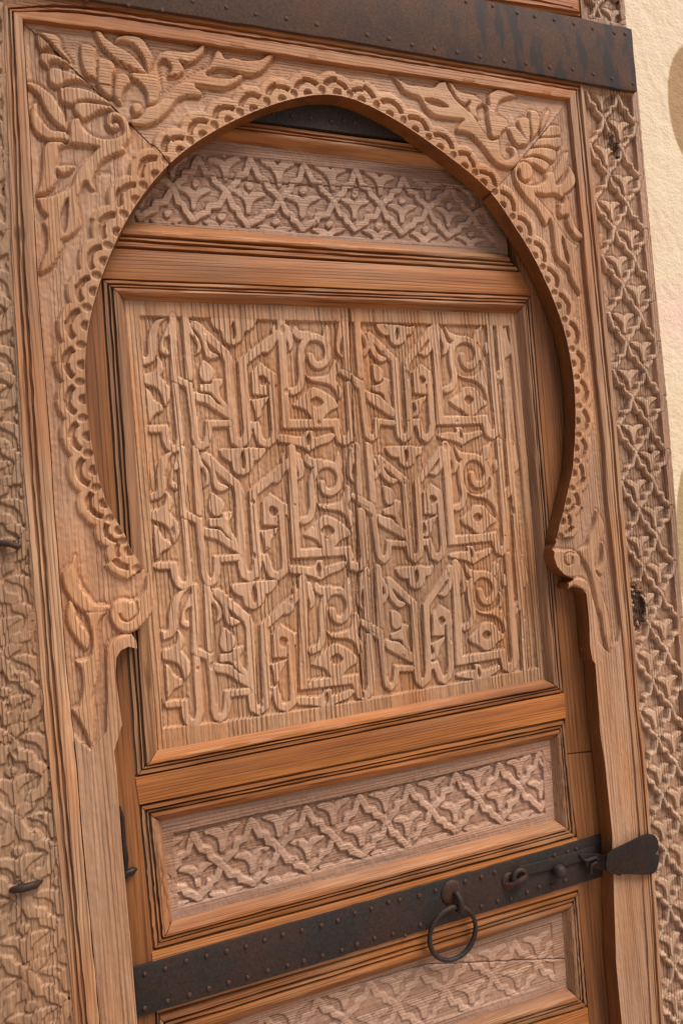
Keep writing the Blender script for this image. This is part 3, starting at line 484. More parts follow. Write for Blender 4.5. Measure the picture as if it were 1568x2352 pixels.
# ------------------------------------------------------------------ materials
def nt_new(name):
    m = bpy.data.materials.new(name); m.use_nodes = True
    return m, m.node_tree.nodes, m.node_tree.links
def ramp(N, stops):
    r = N.new('ShaderNodeValToRGB'); e = r.color_ramp.elements
    while len(e) < len(stops): e.new(.5)
    for k, (p, c) in enumerate(stops):
        e[k].position = p; e[k].color = (c, c, c, 1) if not hasattr(c, '__len__') else (*c, 1)
    return r
def wood(name, light, dark, warm, grain='v', period=.0045, line=.55, warm_amt=.4, rough=.62, bump=.5, seed=0, spec=.3, knots=False):
    m, N, L = nt_new(name); b = N['Principled BSDF']
    tc = N.new('ShaderNodeTexCoord')
    def mapped(across, along, off=0., tilt=0.):
        mp = N.new('ShaderNodeMapping'); mp.inputs['Scale'].default_value = (across, across, along) if grain == 'v' else (along, across, across)
        mp.inputs['Location'].default_value = (off + seed * 1.7, off, off - seed * 2.3)
        mp.inputs['Rotation'].default_value = (0, 0, tilt) if grain == 'v' else (tilt, 0, 0)
        L.new(tc.outputs['Object'], mp.inputs[0]); return mp
    def noise(mp, detail=3, rgh=.55):
        n = N.new('ShaderNodeTexNoise'); n.inputs['Scale'].default_value = 1; n.inputs['Detail'].default_value = detail; n.inputs['Roughness'].default_value = rgh
        L.new(mp.outputs[0], n.inputs[0]); return n
    def mix(a, bb, f, mode='MIX'):
        x = N.new('ShaderNodeMix'); x.data_type = 'RGBA'; x.blend_type = mode
        for s, v in ((6, a), (7, bb)):
            if hasattr(v, 'outputs') or hasattr(v, 'links'): L.new(v.outputs[0] if hasattr(v, 'outputs') else v, x.inputs[s])
            else: x.inputs[s].default_value = (*v, 1)
        if hasattr(f, 'outputs'): L.new(f.outputs[0], x.inputs[0])
        else: x.inputs[0].default_value = f
        return x.outputs[2]
    wv = N.new('ShaderNodeTexWave'); wv.wave_type = 'BANDS'; wv.bands_direction = 'X' if grain == 'v' else 'Z'; wv.wave_profile = 'SIN'
    wv.inputs['Scale'].default_value = 1; wv.inputs['Distortion'].default_value = 16; wv.inputs['Detail'].default_value = 1.5
    wv.inputs['Detail Scale'].default_value = .16; wv.inputs['Detail Roughness'].default_value = .5
    k = .314 / period
    L.new(mapped(k, 7., 0., .85).outputs[0], wv.inputs[0])
    lam = noise(mapped(55, 3.5, 12.), 2, .5); la = ramp(N, [(.42, 0.), (.68, .6)]); L.new(lam.outputs[0], la.inputs[0])
    lmx = N.new('ShaderNodeMath'); lmx.operation = 'MAXIMUM'; L.new(wv.outputs['Fac'], lmx.inputs[0]); L.new(la.outputs[0], lmx.inputs[1])
    lines = ramp(N, [(.0, 0.), (.12, .4), (.38, 1.)]); L.new(lmx.outputs[0], lines.inputs[0])
    fine = noise(mapped(420, 9.), 3, .6); streak = noise(mapped(38, 1.6, 3.), 4, .6); blot = noise(mapped(9, 3.2, 9.), 3, .55); big = noise(mapped(2.6, 1.7, 5.), 2, .5)
    r1 = ramp(N, [(.34, 0.), (.66, 1.)]); L.new(streak.outputs[0], r1.inputs[0])
    c = mix(light, dark, r1)
    r2 = ramp(N, [(.46, 0.), (.68, warm_amt)]); L.new(blot.outputs[0], r2.inputs[0])
    c = mix(c, warm, r2)
    r4 = ramp(N, [(.3, .76), (.7, 1.14)]); L.new(big.outputs[0], r4.inputs[0])
    c = mix(c, r4, 1., 'MULTIPLY')
    r3 = ramp(N, [(.28, .62), (.60, 1.10)]); L.new(fine.outputs[0], r3.inputs[0])
    c = mix(c, r3, 1., 'MULTIPLY')
    lr = ramp(N, [(0., (1 - line, (1 - line) * .86, (1 - line) * .74)), (1., (1., 1., 1.))]); L.new(lines.outputs[0], lr.inputs[0])
    c = mix(c, lr, 1., 'MULTIPLY')
    vo = N.new('ShaderNodeTexVoronoi'); vo.inputs['Scale'].default_value = 1; L.new(mapped(9, 5.5, 21.).outputs[0], vo.inputs['Vector'])      # small knots here and there
    kr = ramp(N, [(.0, .30), (.05, .45), (.085, 1.)]); L.new(vo.outputs['Distance'], kr.inputs[0])
    sc_ = N.new('ShaderNodeSeparateColor'); L.new(vo.outputs['Color'], sc_.inputs[0]); kp = ramp(N, [(.62, 0.), (.63, 1.)]); L.new(sc_.outputs[0], kp.inputs[0])
    if knots: c = mix(c, mix((1, 1, 1), kr, kp), 1., 'MULTIPLY')
    L.new(c, b.inputs['Base Color'])
    rr = ramp(N, [(.3, rough - .1), (.7, rough + .12)]); L.new(streak.outputs[0], rr.inputs[0]); L.new(rr.outputs[0], b.inputs['Roughness'])
    b.inputs['Specular IOR Level'].default_value = spec
    ma = N.new('ShaderNodeMath'); ma.operation = 'MULTIPLY_ADD'; L.new(lines.outputs[0], ma.inputs[0]); ma.inputs[1].default_value = 1.; L.new(fine.outputs[0], ma.inputs[2])
    bp = N.new('ShaderNodeBump'); bp.inputs['Strength'].default_value = bump; bp.inputs['Distance'].default_value = .0008
    L.new(ma.outputs[0], bp.inputs['Height']); L.new(bp.outputs[0], b.inputs['Normal'])
    return m
def iron(name, base, rust, amt, rough=.55, metal=.35, patch=None):
    m, N, L = nt_new(name); b = N['Principled BSDF']; tc = N.new('ShaderNodeTexCoord')
    n = N.new('ShaderNodeTexNoise'); n.inputs['Scale'].default_value = 14; n.inputs['Detail'].default_value = 6; n.inputs['Roughness'].default_value = .65; L.new(tc.outputs['Object'], n.inputs[0])
    n2 = N.new('ShaderNodeTexNoise'); n2.inputs['Scale'].default_value = 260; n2.inputs['Detail'].default_value = 4; L.new(tc.outputs['Object'], n2.inputs[0])
    r = ramp(N, [(.40, 0.), (.62, amt)]); L.new(n.outputs[0], r.inputs[0])
    x = N.new('ShaderNodeMix'); x.data_type = 'RGBA'; x.inputs[6].default_value = (*base, 1); x.inputs[7].default_value = (*rust, 1); L.new(r.outputs[0], x.inputs[0])
    s = ramp(N, [(.3, .7), (.7, 1.25)]); L.new(n2.outputs[0], s.inputs[0])
    y = N.new('ShaderNodeMix'); y.data_type = 'RGBA'; y.blend_type = 'MULTIPLY'; y.inputs[0].default_value = 1; L.new(x.outputs[2], y.inputs[6]); L.new(s.outputs[0], y.inputs[7])
    out = y.outputs[2]
    if patch:      # bluish bare-steel stains left by old paint on the wide strap
        mp = N.new('ShaderNodeMapping'); mp.inputs['Scale'].default_value = (30, 1, 9); mp.inputs['Rotation'].default_value = (0, 0, 0); L.new(tc.outputs['Object'], mp.inputs[0])
        n3 = N.new('ShaderNodeTexNoise'); n3.inputs['Scale'].default_value = 1; n3.inputs['Detail'].default_value = 3; L.new(mp.outputs[0], n3.inputs[0])
        r3 = ramp(N, [(.50, 0.), (.57, .85)]); L.new(n3.outputs[0], r3.inputs[0])
        sp = N.new('ShaderNodeSeparateXYZ'); L.new(tc.outputs['Object'], sp.inputs[0]); mr = N.new('ShaderNodeMapRange'); mr.inputs[1].default_value = .22; mr.inputs[2].default_value = .34; L.new(sp.outputs[0], mr.inputs[0])
        mu = N.new('ShaderNodeMath'); mu.operation = 'MULTIPLY'; L.new(r3.outputs[0], mu.inputs[0]); L.new(mr.outputs[0], mu.inputs[1]); r3 = mu
        z = N.new('ShaderNodeMix'); z.data_type = 'RGBA'; L.new(r3.outputs[0], z.inputs[0]); L.new(out, z.inputs[6]); z.inputs[7].default_value = (*patch, 1); out = z.outputs[2]
    L.new(out, b.inputs['Base Color']); b.inputs['Metallic'].default_value = metal; b.inputs['Specular IOR Level'].default_value = .22; b.inputs['Roughness'].default_value = rough
    bp = N.new('ShaderNodeBump'); bp.inputs['Strength'].default_value = .35; bp.inputs['Distance'].default_value = .0008
    ad = N.new('ShaderNodeMath'); L.new(n.outputs[0], ad.inputs[0]); L.new(n2.outputs[0], ad.inputs[1]); L.new(ad.outputs[0], bp.inputs['Height']); L.new(bp.outputs[0], b.inputs['Normal'])
    return m
# colours are albedo (linear)
PALE, PALED, WARM = (.52, .30, .18), (.39, .215, .128), (.46, .18, .06)
TOP, TOPD = (.56, .345, .22), (.44, .26, .16)       # rubbed, paler faces of the carving
W = {
 'arch_v': wood('weathered_pine_upright', PALE, PALED, WARM, 'v', .0036, .42, .5, seed=1, bump=.5, knots=True),
 'arch_h': wood('weathered_pine_level', PALE, PALED, WARM, 'h', .0032, .42, .6, seed=2, bump=.5),
 'kufic': wood('script_panel_pine', (.47, .262, .145), (.365, .19, .098), (.45, .17, .05), 'v', .0046, .58, .6, seed=3, bump=.75),
 'kufic_top': wood('script_worn_pine', (.56, .335, .205), (.44, .25, .15), (.50, .21, .075), 'v', .0046, .58, .55, seed=3, bump=.75),
 'frieze': wood('frieze_pine', (.40, .235, .160), (.31, .175, .118), (.37, .17, .085), 'h', .0030, .38, .4, seed=4, bump=.45),
 'border': wood('border_pine', (.45, .265, .165), (.34, .195, .12), (.40, .17, .07), 'v', .0042, .58, .4, seed=5, bump=.7),
 'arch_v_top': wood('rubbed_pine_upright', (.56, .315, .175), (.43, .225, .12), (.48, .185, .055), 'v', .0036, .40, .4, seed=1, bump=.5),
 'arch_h_top': wood('rubbed_pine_level', (.56, .315, .175), (.43, .225, .12), (.48, .185, .055), 'h', .0032, .40, .75, seed=2, bump=.5),
 'frieze_top': wood('frieze_worn_pine', (.50, .315, .225), (.39, .235, .165), (.42, .21, .11), 'h', .0030, .36, .35, seed=4, bump=.45),
 'border_top': wood('border_worn_pine', (.57, .37, .245), (.45, .275, .175), (.46, .23, .11), 'v', .0042, .52, .35, seed=5, bump=.6),
 'border_left': wood('brown_border_pine', (.41, .245, .145), (.30, .17, .098), (.38, .165, .07), 'v', .0040, .58, .45, seed=15, bump=.7),
 'knot': wood('rotten_knot', (.12, .068, .042), (.075, .042, .027), (.16, .08, .04), 'v', .0030, .4, .4, .8, .6, seed=14, spec=.1),
 'mould_h': wood('oiled_moulding_level', (.39, .145, .042), (.22, .074, .023), (.42, .24, .13), 'h', .0030, .42, .6, .55, .35, seed=6, spec=.3),
 'mould_v': wood('oiled_moulding_upright', (.36, .190, .100), (.22, .105, .052), (.40, .135, .038), 'v', .0032, .45, .55, .56, .4, seed=7, spec=.3),
 'rail': wood('oiled_rail', (.46, .165, .038), (.29, .092, .023), (.42, .22, .105), 'h', .0032, .44, .45, .52, .35, seed=8, spec=.35),
 'stile': wood('dark_stile', (.30, .112, .033), (.155, .055, .018), (.36, .14, .045), 'v', .0050, .45, .5, .5, .35, seed=9, spec=.35),
 'reveal': wood('dark_oiled_edge', (.24, .085, .022), (.13, .045, .013), (.32, .11, .026), 'v', .0060, .2, .5, .42, .2, seed=12, spec=.5),
 'gmould_h': wood('gate_moulding_level', (.45, .165, .046), (.25, .082, .026), (.46, .25, .125), 'h', .0030, .45, .5, .55, .4, seed=10, spec=.3),
 'gmould_v': wood('gate_moulding_upright', (.46, .265, .15), (.33, .17, .09), (.42, .15, .045), 'v', .0034, .45, .6, .55, .45, seed=11, knots=True),
}
M_STRAP = iron('brown_iron', (.070, .040, .030), (.100, .046, .028), .8, .8, .0, patch=(.034, .030, .030))
M_IRON = iron('dark_iron', (.027, .022, .020), (.060, .026, .018), .45, .58, .1)
M_RUST = iron('rusty_iron', (.040, .024, .020), (.095, .038, .021), .8, .6, .2)
M_BLACK = iron('black_iron', (.022, .019, .019), (.06, .025, .018), .5, .45, .4)

# ------------------------------------------------------------------ carved relief
GRID = .00128
NAMES = {'L': 'carved_letter', 'O': 'carved_letter', 'F': 'carved_leaf', 'S': 'carved_scroll', 'T': 'carved_palmette', 'B': 'carved_strap', 'U': 'carved_strap', 'C': 'carved_scallop'}
def relief(name, parent, poly, y0, depth, mat, strk=(), rec=None, back=.03, wall=.0042, ragged=.0003, seed=0, extra=None, grooves=(), grid=GRID, rough=.00025, wear=.12, flat=1.0, split=True, moat=.0016, mat_edge=None, mat_top=None, palm=1., gap=.4, chips=0):
    poly = np.asarray(poly)
    x0, z0 = poly.min(0) - 2 * grid; x1, z1 = poly.max(0) + 2 * grid
    nx, nz = int((x1 - x0) / grid) + 1, int((z1 - z0) / grid) + 1
    X, Z = np.meshgrid(x0 + np.arange(nx) * grid, z0 + np.arange(nz) * grid, indexing='ij')
    d, qx, qz, ins = dist_poly(X, Z, poly, True)
    d = np.where(ins, -d, d)
    jag = ragged * (vnoise(X, Z, .0038, .0052, seed + 11) + .6 * vnoise(X, Z, .0016, .002, seed + 12))
    D = depth * (1 - wear * (.5 + .5 * vnoise(X, Z, .05, .09, seed + 3)) - wear * .5 * (.5 + .5 * vnoise(X, Z, .012, .016, seed + 4)))
    if rec is not None:
        rd, _, _, ri = dist_poly(X, Z, np.asarray(rec), True)
        rd = np.where(ri, -rd, rd) + jag
        Hh = -D * sm(-rd, -.0004, .0016)
        base_lvl = Hh.copy()
    else:
        Hh = -D.copy()
    ID = np.full(X.shape, -1, int); best = np.full(X.shape, 0.)
    SD = np.full(X.shape, 1.)
    def window(p, pad):
        a = np.clip(((p.min(0) - pad - (x0, z0)) / grid).astype(int), 0, [nx, nz]); b = np.clip(((p.max(0) + pad - (x0, z0)) / grid).astype(int) + 2, 0, [nx, nz])
        return slice(a[0], b[0]), slice(a[1], b[1])
    order = sorted(range(len(strk)), key=lambda i: {'N': 3, 'G': 4, 'O': 2, 'B': 2}.get(strk[i][0], 1))
    for si in order:
        kind, mode, w, p = strk[si]
        if mode == 'P': q, cl = catmull(p, True), True
        elif mode == 'p': q, cl = p, True
        elif mode == 'R': q, cl = catmull(p, False), False
        else: q, cl = p, False
        sl = window(q, w / 2 + .006)
        x, z = X[sl], Z[sl]
        if x.size == 0: continue
        if mode == 'r': s = np.minimum(dist_band(x, z, p, w), dist_poly(x, z, p, False)[0] - w / 2 + .0004) + jag[sl]
        else:
            sd_, _, _, inn = dist_poly(x, z, q, cl)
            s = (np.where(inn, -sd_, sd_) if cl else sd_ - w / 2) + jag[sl]
        if kind not in 'NG': SD[sl] = np.minimum(SD[sl], s)
        if kind == 'N':
            t = sm(-s, -.0006, .0016); Hh[sl] = np.minimum(Hh[sl], np.maximum(-D[sl] * t, -D[sl])); ID[sl][(s < 0)] = -1; continue
        if kind == 'G':
            Hh[sl] -= .0040 * sm(-s, -.0010, .0014); continue
        if kind in 'OB':   # passes over its neighbours: a cut line on either side
            gp = sm(s, .0001, .0011) + sm(-s, .0, .0006)
            Hh[sl] = np.maximum(-D[sl], Hh[sl] - gap * D[sl] * (1 - np.clip(gp, 0, 1)))
        t = np.clip(-s / (wall if kind != 'T' else min(wall, .0017)), 0, 1)
        rise = 1 - (1 - t) ** 2.6
        rise = rise * sm(-s, -.0007, .0006) ** .5
        lev = -D[sl] * (1 - rise * (flat if kind != 'T' else palm))
        m = lev > Hh[sl] + 1e-6
        H2 = Hh[sl]; H2[m] = lev[m]; Hh[sl] = H2
        I2 = ID[sl]; I2[m & (s < .0003)] = si; ID[sl] = I2
    if extra is not None: Hh, ID = extra(X, Z, Hh, ID, D, jag)
    rc_ = np.random.default_rng(seed + 77)
    for _ in range(chips):      # small chips broken out of the edges
        cx_, cz_ = x0 + rc_.random() * (x1 - x0), z0 + rc_.random() * (z1 - z0); rr_ = rc_.uniform(.0012, .0042)
        sl = window(np.array([[cx_, cz_]]), rr_ * 2.2); x, z = X[sl], Z[sl]
        if x.size == 0: continue
        e = np.hypot((x - cx_), (z - cz_) * rc_.uniform(.4, .9)) - rr_ + jag[sl] * 2
        Hh[sl] = np.where(ID[sl] >= 0, np.minimum(Hh[sl], np.maximum(Hh[sl] - rc_.uniform(.3, .7) * D[sl] * sm(-e, -.0003, .0012), -D[sl])), Hh[sl])
    Hh = Hh - np.where(ID < 0, moat * (1 - sm(SD, .0006, .0062)) * sm(-Hh, depth * .35, depth * .8), 0)
    for gl, gw, gd in grooves:
        sl = window(gl, .004); x, z = X[sl], Z[sl]
        s = dist_poly(x + .0012 * vnoise(x, z, .02, .02, 5), z, gl, False)[0] - gw / 2
        Hh[sl] -= gd * sm(-s, -.0007, .0005)
    Hh = Hh + rough * (vnoise(X, Z, .006, .011, seed + 7) + .7 * vnoise(X, Z, .0026, .006, seed + 8)) + rough * 1.6 * sm(-Hh, depth * .6, depth * .95) * vnoise(X, Z, .0045, .0055, seed + 9)
    # ---- mesh: snap the rim to the outline
    snap = np.abs(d) < .5 * grid; out = d >= .5 * grid
    X = np.where(snap, qx, X); Z = np.where(snap, qz, Z)
    V = np.stack([X, y0 - Hh, Z], -1).reshape(-1, 3)
    o = out.ravel(); idx = np.arange(nx * nz).reshape(nx, nz)
    Q = np.stack([idx[:-1, :-1], idx[1:, :-1], idx[1:, 1:], idx[:-1, 1:]], -1).reshape(-1, 4)
    no = o[Q].sum(1)
    Q4 = Q[no == 0]; Q3 = Q[no == 1]
    k = np.argmax(o[Q3], 1) if len(Q3) else np.zeros(0, int)
    Tt = np.stack([Q3[np.arange(len(Q3)), (k + j) % 4] for j in (1, 2, 3)], 1) if len(Q3) else np.zeros((0, 3), int)
    # vertex normals from the whole surface
    nrm = np.zeros_like(V)
    for F in (Q4, Tt):
        if not len(F): continue
        n = np.cross(V[F[:, 1]] - V[F[:, 0]], V[F[:, -1]] - V[F[:, 0]]) if F.shape[1] == 3 else np.cross(V[F[:, 2]] - V[F[:, 0]], V[F[:, 3]] - V[F[:, 1]])
        for j in range(F.shape[1]):
            for c in range(3): nrm[:, c] += np.bincount(F[:, j], n[:, c], len(V))
    nrm /= np.maximum(np.linalg.norm(nrm, axis=1, keepdims=True), 1e-12)
    if nrm[:, 1].mean() > 0: raise RuntimeError('normals')
    # skirt
    E = np.concatenate([Q4[:, [j, (j + 1) % 4]] for j in range(4)] + ([Tt[:, [j, (j + 1) % 3]] for j in range(3)] if len(Tt) else []))
    key = np.sort(E, 1); key = key[:, 0].astype(np.int64) * len(V) + key[:, 1]
    _, inv, cnt = np.unique(key, return_inverse=True, return_counts=True)
    Eb = E[cnt[inv] == 1]
    ids = ID.ravel()
    fq = ids[Q4]; fid = np.where((fq >= 0).sum(1) >= 3, fq.max(1), -1)
    ft = ids[Tt] if len(Tt) else np.zeros((0, 3), int); tid = np.where((ft >= 0).sum(1) >= 2, ft.max(1), -1) if len(Tt) else np.zeros(0, int)
    if not split: fid[:] = -1; tid[:] = -1
    ns = len(Eb)
    SV = np.concatenate([V[Eb[:, 0]], V[Eb[:, 1]], V[Eb[:, 1]], V[Eb[:, 0]]]); SV[2 * ns:, 1] = y0 + back
    SQ = len(V) + np.stack([np.arange(ns), np.arange(ns) + 3 * ns, np.arange(ns) + 2 * ns, np.arange(ns) + ns], 1)
    sn = np.cross(SV[SQ[:, 1] - len(V)] - SV[SQ[:, 0] - len(V)], SV[SQ[:, 3] - len(V)] - SV[SQ[:, 0] - len(V)]); sn /= np.maximum(np.linalg.norm(sn, axis=1, keepdims=True), 1e-12)
    VV = np.concatenate([V, SV]); NN = np.concatenate([nrm, sn, sn, sn, sn])
    def emit(nm, q, t, par, mat=mat):
        used = np.unique(np.concatenate([q.ravel(), t.ravel()])); mp = np.zeros(len(VV), np.int64); mp[used] = np.arange(len(used))
        return mesh_np(nm, VV[used], mp[q].reshape(-1, 4), mp[t].reshape(-1, 3), mat, par, NN[used])
    base = emit(name, Q4[fid < 0] if mat_edge else np.concatenate([Q4[fid < 0], SQ]), Tt[tid < 0], parent)
    if mat_edge:
        used = np.unique(SQ); mp = np.zeros(len(VV), np.int64); mp[used] = np.arange(len(used))
        mesh_np('board_edge', VV[used], mp[SQ], np.zeros((0, 3), int), mat_edge, base, NN[used])
    if split:
        o4 = np.argsort(fid, kind='stable'); u = np.unique(fid[fid >= 0])
        for sid in u:
            a, b = np.searchsorted(fid[o4], [sid, sid + 1])
            if b - a < 8: continue
            nm = NAMES.get(strk[sid][0], 'carved_leaf') if sid < 10000 else 'carved_scallop' if sid < 20000 else 'wood_knot'
            emit(nm, Q4[o4[a:b]], Tt[tid == sid], base, W['knot'] if sid >= 20000 else mat_top or mat)
    return base

# ------------------------------------------------------------------ sawn and moulded timber
def slab(name, poly, y0, y1, mat, parent, bevel=.0012, jitter=0.):
    bm = bmesh.new(); poly = np.asarray(poly)
    if jitter:
        o = []
        for a, b in zip(poly, np.roll(poly, -1, 0)):
            m = max(1, int(np.hypot(*(b - a)) / .018)); o += [a + (b - a) * i / m + (RNG.random(2) - .5) * 2 * jitter for i in range(m)]
        poly = np.array(o)
    f = bm.faces.new([bm.verts.new((x, y0, z)) for x, z in poly])
    r = bmesh.ops.extrude_face_region(bm, geom=[f]); vv = [g for g in r['geom'] if isinstance(g, bmesh.types.BMVert)]
    for v in vv: v.co.y = y1
    bmesh.ops.recalc_face_normals(bm, faces=bm.faces)
    ed = [e for e in bm.edges if all(abs(v.co.y - y0) < 1e-6 for v in e.verts)]
    if bevel: bmesh.ops.bevel(bm, geom=ed, offset=bevel, segments=2, affect='EDGES', profile=.6)
    return bm_obj(name, bm, mat, parent)
def resample(p, n):
    p = np.asarray(p); s = np.concatenate([[0], np.cumsum(np.hypot(*np.diff(p, axis=0).T))]); u = np.linspace(0, s[-1], n)
    return np.stack([np.interp(u, s, p[:, 0]), np.interp(u, s, p[:, 1])], 1)
def sweep(name, outer, inner, prof, mat, parent, n=60, seed=0, jit=.0010):
    """moulding between two guide lines; prof = [(fraction from outer, y)]"""
    A, B_ = resample(outer, n), resample(inner, n); m = len(prof)
    fr = np.array([p[0] for p in prof])[:, None]; yy = np.array([p[1] for p in prof])
    wdt = np.mean(np.hypot(*(A - B_).T))
    t = np.arange(n)
    wob = np.stack([vnoise(t * 1., np.full(n, i * 1.0), 3.2, .01, seed + i) for i in range(m)], 0) * jit / max(wdt, 1e-4); wob[0] = 0; wob[-1] = 0
    f2 = fr + wob
    dy = np.stack([vnoise(t * 1., np.full(n, 0.), 4.5, 1., seed + 50 + i) for i in range(m)], 0) * .0006
    V = np.zeros((m, n, 3)); V[..., 0] = A[:, 0] * (1 - f2) + B_[:, 0] * f2; V[..., 2] = A[:, 1] * (1 - f2) + B_[:, 1] * f2; V[..., 1] = yy[:, None] + dy
    I = np.arange(m * n).reshape(m, n)
    Q = np.stack([I[:-1, :-1], I[1:, :-1], I[1:, 1:], I[:-1, 1:]], -1).reshape(-1, 4)
    Vf = V.reshape(-1, 3)
    nn = np.cross(Vf[Q[:, 2]] - Vf[Q[:, 0]], Vf[Q[:, 3]] - Vf[Q[:, 1]])
    if nn[:, 1].sum() > 0: Q = Q[:, ::-1]
    o = mesh_np(name, Vf, Q, np.zeros((0, 3), int), mat, parent)
    o.data.set_sharp_from_angle(angle=math.radians(28))
    return o
def frame_prof(yo, yi):
    g = .0075
    return [(0, yo + .006), (.006, yo + g), (.085, yo + g), (.105, yo), (.225, yo - .0002), (.242, yo + g * .8), (.315, yo + g), (.335, yo + .0004),
            (.395, yo + .0004), (.412, yo + g), (.485, yo + g), (.505, yo - .0012), (.60, yo - .0018), (.68, yo - .0006), (.75, yo + (yi - yo) * .20), (.83, yo + (yi - yo) * .50), (.91, yo + (yi - yo) * .8), (1., yi + .0006)]
def frame(prefix, O, I, yo, yi, parent, seed, sides='TRBL'):
    pr = frame_prof(yo, yi)
    for s, (a, b) in zip('TRBL', ((0, 1), (1, 2), (2, 3), (3, 0))):
        if s in sides:
            eo = (O[b] - O[a]) / np.hypot(*(O[b] - O[a])) * .0007
            sweep('panel_moulding', [O[a] + eo, O[b] - eo], [I[a] + eo, I[b] - eo], pr, W['mould_h'] if s in 'TB' else W['mould_v'], parent, 70, seed + ord(s))
def dome(r, h, n=10):
    bm = bmesh.new(); rings = [(1., 0.), (1., .25), (.86, .7), (.5, .95)]
    vs_ = [[bm.verts.new((math.cos(a) * r * f, -h * k, math.sin(a) * r * f)) for a in np.arange(n) / n * 2 * math.pi] for f, k in rings]
    top = bm.verts.new((0, -h, 0))
    for a, b in zip(vs_[:-1], vs_[1:]):
        for i in range(n): bm.faces.new((a[i], a[(i + 1) % n], b[(i + 1) % n], b[i]))
    for i in range(n): bm.faces.new((vs_[-1][i], vs_[-1][(i + 1) % n], top))
    bmesh.ops.recalc_face_normals(bm, faces=bm.faces)
    me = bpy.data.meshes.new('rivet'); bm.to_mesh(me); bm.free()
    me.polygons.foreach_set('use_smooth', np.ones(len(me.polygons), bool)); return me
def tube(name, path, rad, mat, parent, seg=10, closed=False):
    path = [Vector(p) for p in path]; n = len(path); bm = bmesh.new(); rings = []
    for i, p in enumerate(path):
        t = (path[(i + 1) % n] - path[i - 1]) if closed else (path[min(i + 1, n - 1)] - path[max(i - 1, 0)])
        t.normalize(); u = t.cross(Vector((.3, .9, .2))).normalized(); w = t.cross(u); r = rad[i] if hasattr(rad, '__len__') else rad
        rings.append([bm.verts.new(p + (u * math.cos(a) + w * math.sin(a)) * r) for a in np.arange(seg) / seg * 2 * math.pi])
    for i in range(n if closed else n - 1):
        a, b = rings[i], rings[(i + 1) % n]
        for j in range(seg): bm.faces.new((a[j], a[(j + 1) % seg], b[(j + 1) % seg], b[j]))
    if not closed: bm.faces.new(rings[0]); bm.faces.new(rings[-1][::-1])
    return bm_obj(name, bm, mat, parent, 50)

# ------------------------------------------------------------------ the place: wall, plus added bounce sheet
def stucco():
    m, N, L = nt_new('limewashed_stucco'); b = N['Principled BSDF']; tc = N.new('ShaderNodeTexCoord')
    n = N.new('ShaderNodeTexNoise'); n.inputs['Scale'].default_value = 3.2; n.inputs['Detail'].default_value = 4; L.new(tc.outputs['Object'], n.inputs[0])
    r = ramp(N, [(.35, (.74, .56, .40)), (.5, (.76, .62, .44)), (.65, (.78, .58, .45))]); L.new(n.outputs[0], r.inputs[0])
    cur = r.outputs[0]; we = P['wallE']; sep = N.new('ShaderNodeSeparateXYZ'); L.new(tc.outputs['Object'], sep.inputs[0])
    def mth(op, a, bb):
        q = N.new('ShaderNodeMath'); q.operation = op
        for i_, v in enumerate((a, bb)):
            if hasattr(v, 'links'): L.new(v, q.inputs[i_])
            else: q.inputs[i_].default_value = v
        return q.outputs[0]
    for c_, ex_, ez_, colr in ((we[0], we[1], we[2], (.40, .255, .135)), (we[3], we[4], we[5], (.42, .30, .16))):   # darker ochre ellipses mixed over the base colour
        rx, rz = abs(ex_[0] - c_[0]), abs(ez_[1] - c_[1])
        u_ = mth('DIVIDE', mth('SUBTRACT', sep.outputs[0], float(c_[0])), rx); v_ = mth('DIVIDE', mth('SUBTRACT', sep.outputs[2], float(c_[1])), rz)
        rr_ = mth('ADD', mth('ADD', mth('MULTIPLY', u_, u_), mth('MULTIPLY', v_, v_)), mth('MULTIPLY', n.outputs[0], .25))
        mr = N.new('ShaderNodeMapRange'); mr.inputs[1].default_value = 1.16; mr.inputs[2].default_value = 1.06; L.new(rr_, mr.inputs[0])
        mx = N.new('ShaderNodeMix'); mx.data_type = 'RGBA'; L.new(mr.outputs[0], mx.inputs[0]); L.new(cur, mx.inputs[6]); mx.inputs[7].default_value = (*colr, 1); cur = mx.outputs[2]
    L.new(cur, b.inputs['Base Color']); b.inputs['Roughness'].default_value = .9; b.inputs['Specular IOR Level'].default_value = .15
    n2 = N.new('ShaderNodeTexNoise'); n2.inputs['Scale'].default_value = 170; n2.inputs['Detail'].default_value = 5; L.new(tc.outputs['Object'], n2.inputs[0])
    bp = N.new('ShaderNodeBump'); bp.inputs['Strength'].default_value = .8; bp.inputs['Distance'].default_value = .0022; L.new(n2.outputs[0], bp.inputs['Height']); L.new(bp.outputs[0], b.inputs['Normal'])
    return m
YWALL = .082
nx, nz = 260, 700
X, Z = np.meshgrid(np.linspace(.40, 1.30, nx), np.linspace(-.02, 2.75, nz), indexing='ij')
hh = sum(a * vnoise(X, Z, s, s * 1.2, 60 + i) for i, (a, s) in enumerate(((.002, .25), (.0005, .05), (.0006, .016), (.0005, .008))))
I = np.arange(nx * nz).reshape(nx, nz)
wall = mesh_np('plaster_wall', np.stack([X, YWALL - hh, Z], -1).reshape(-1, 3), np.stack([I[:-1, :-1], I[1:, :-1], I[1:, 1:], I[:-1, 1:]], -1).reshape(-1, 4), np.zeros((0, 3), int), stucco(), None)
tag(wall, 'cream rough plaster wall behind the right edge of the carved door', 'wall')
gm, N, L = nt_new('dusty_paving'); N['Principled BSDF'].inputs['Roughness'].default_value = .9
gn = N.new('ShaderNodeTexNoise'); gn.inputs['Scale'].default_value = 6; gr = ramp(N, [(.3, (.34, .25, .18)), (.7, (.42, .32, .23))]); L.new(gn.outputs[0], gr.inputs[0]); L.new(gr.outputs[0], N['Principled BSDF'].inputs['Base Color'])
bm = bmesh.new(); bmesh.ops.create_grid(bm, x_segments=8, y_segments=8, size=12)
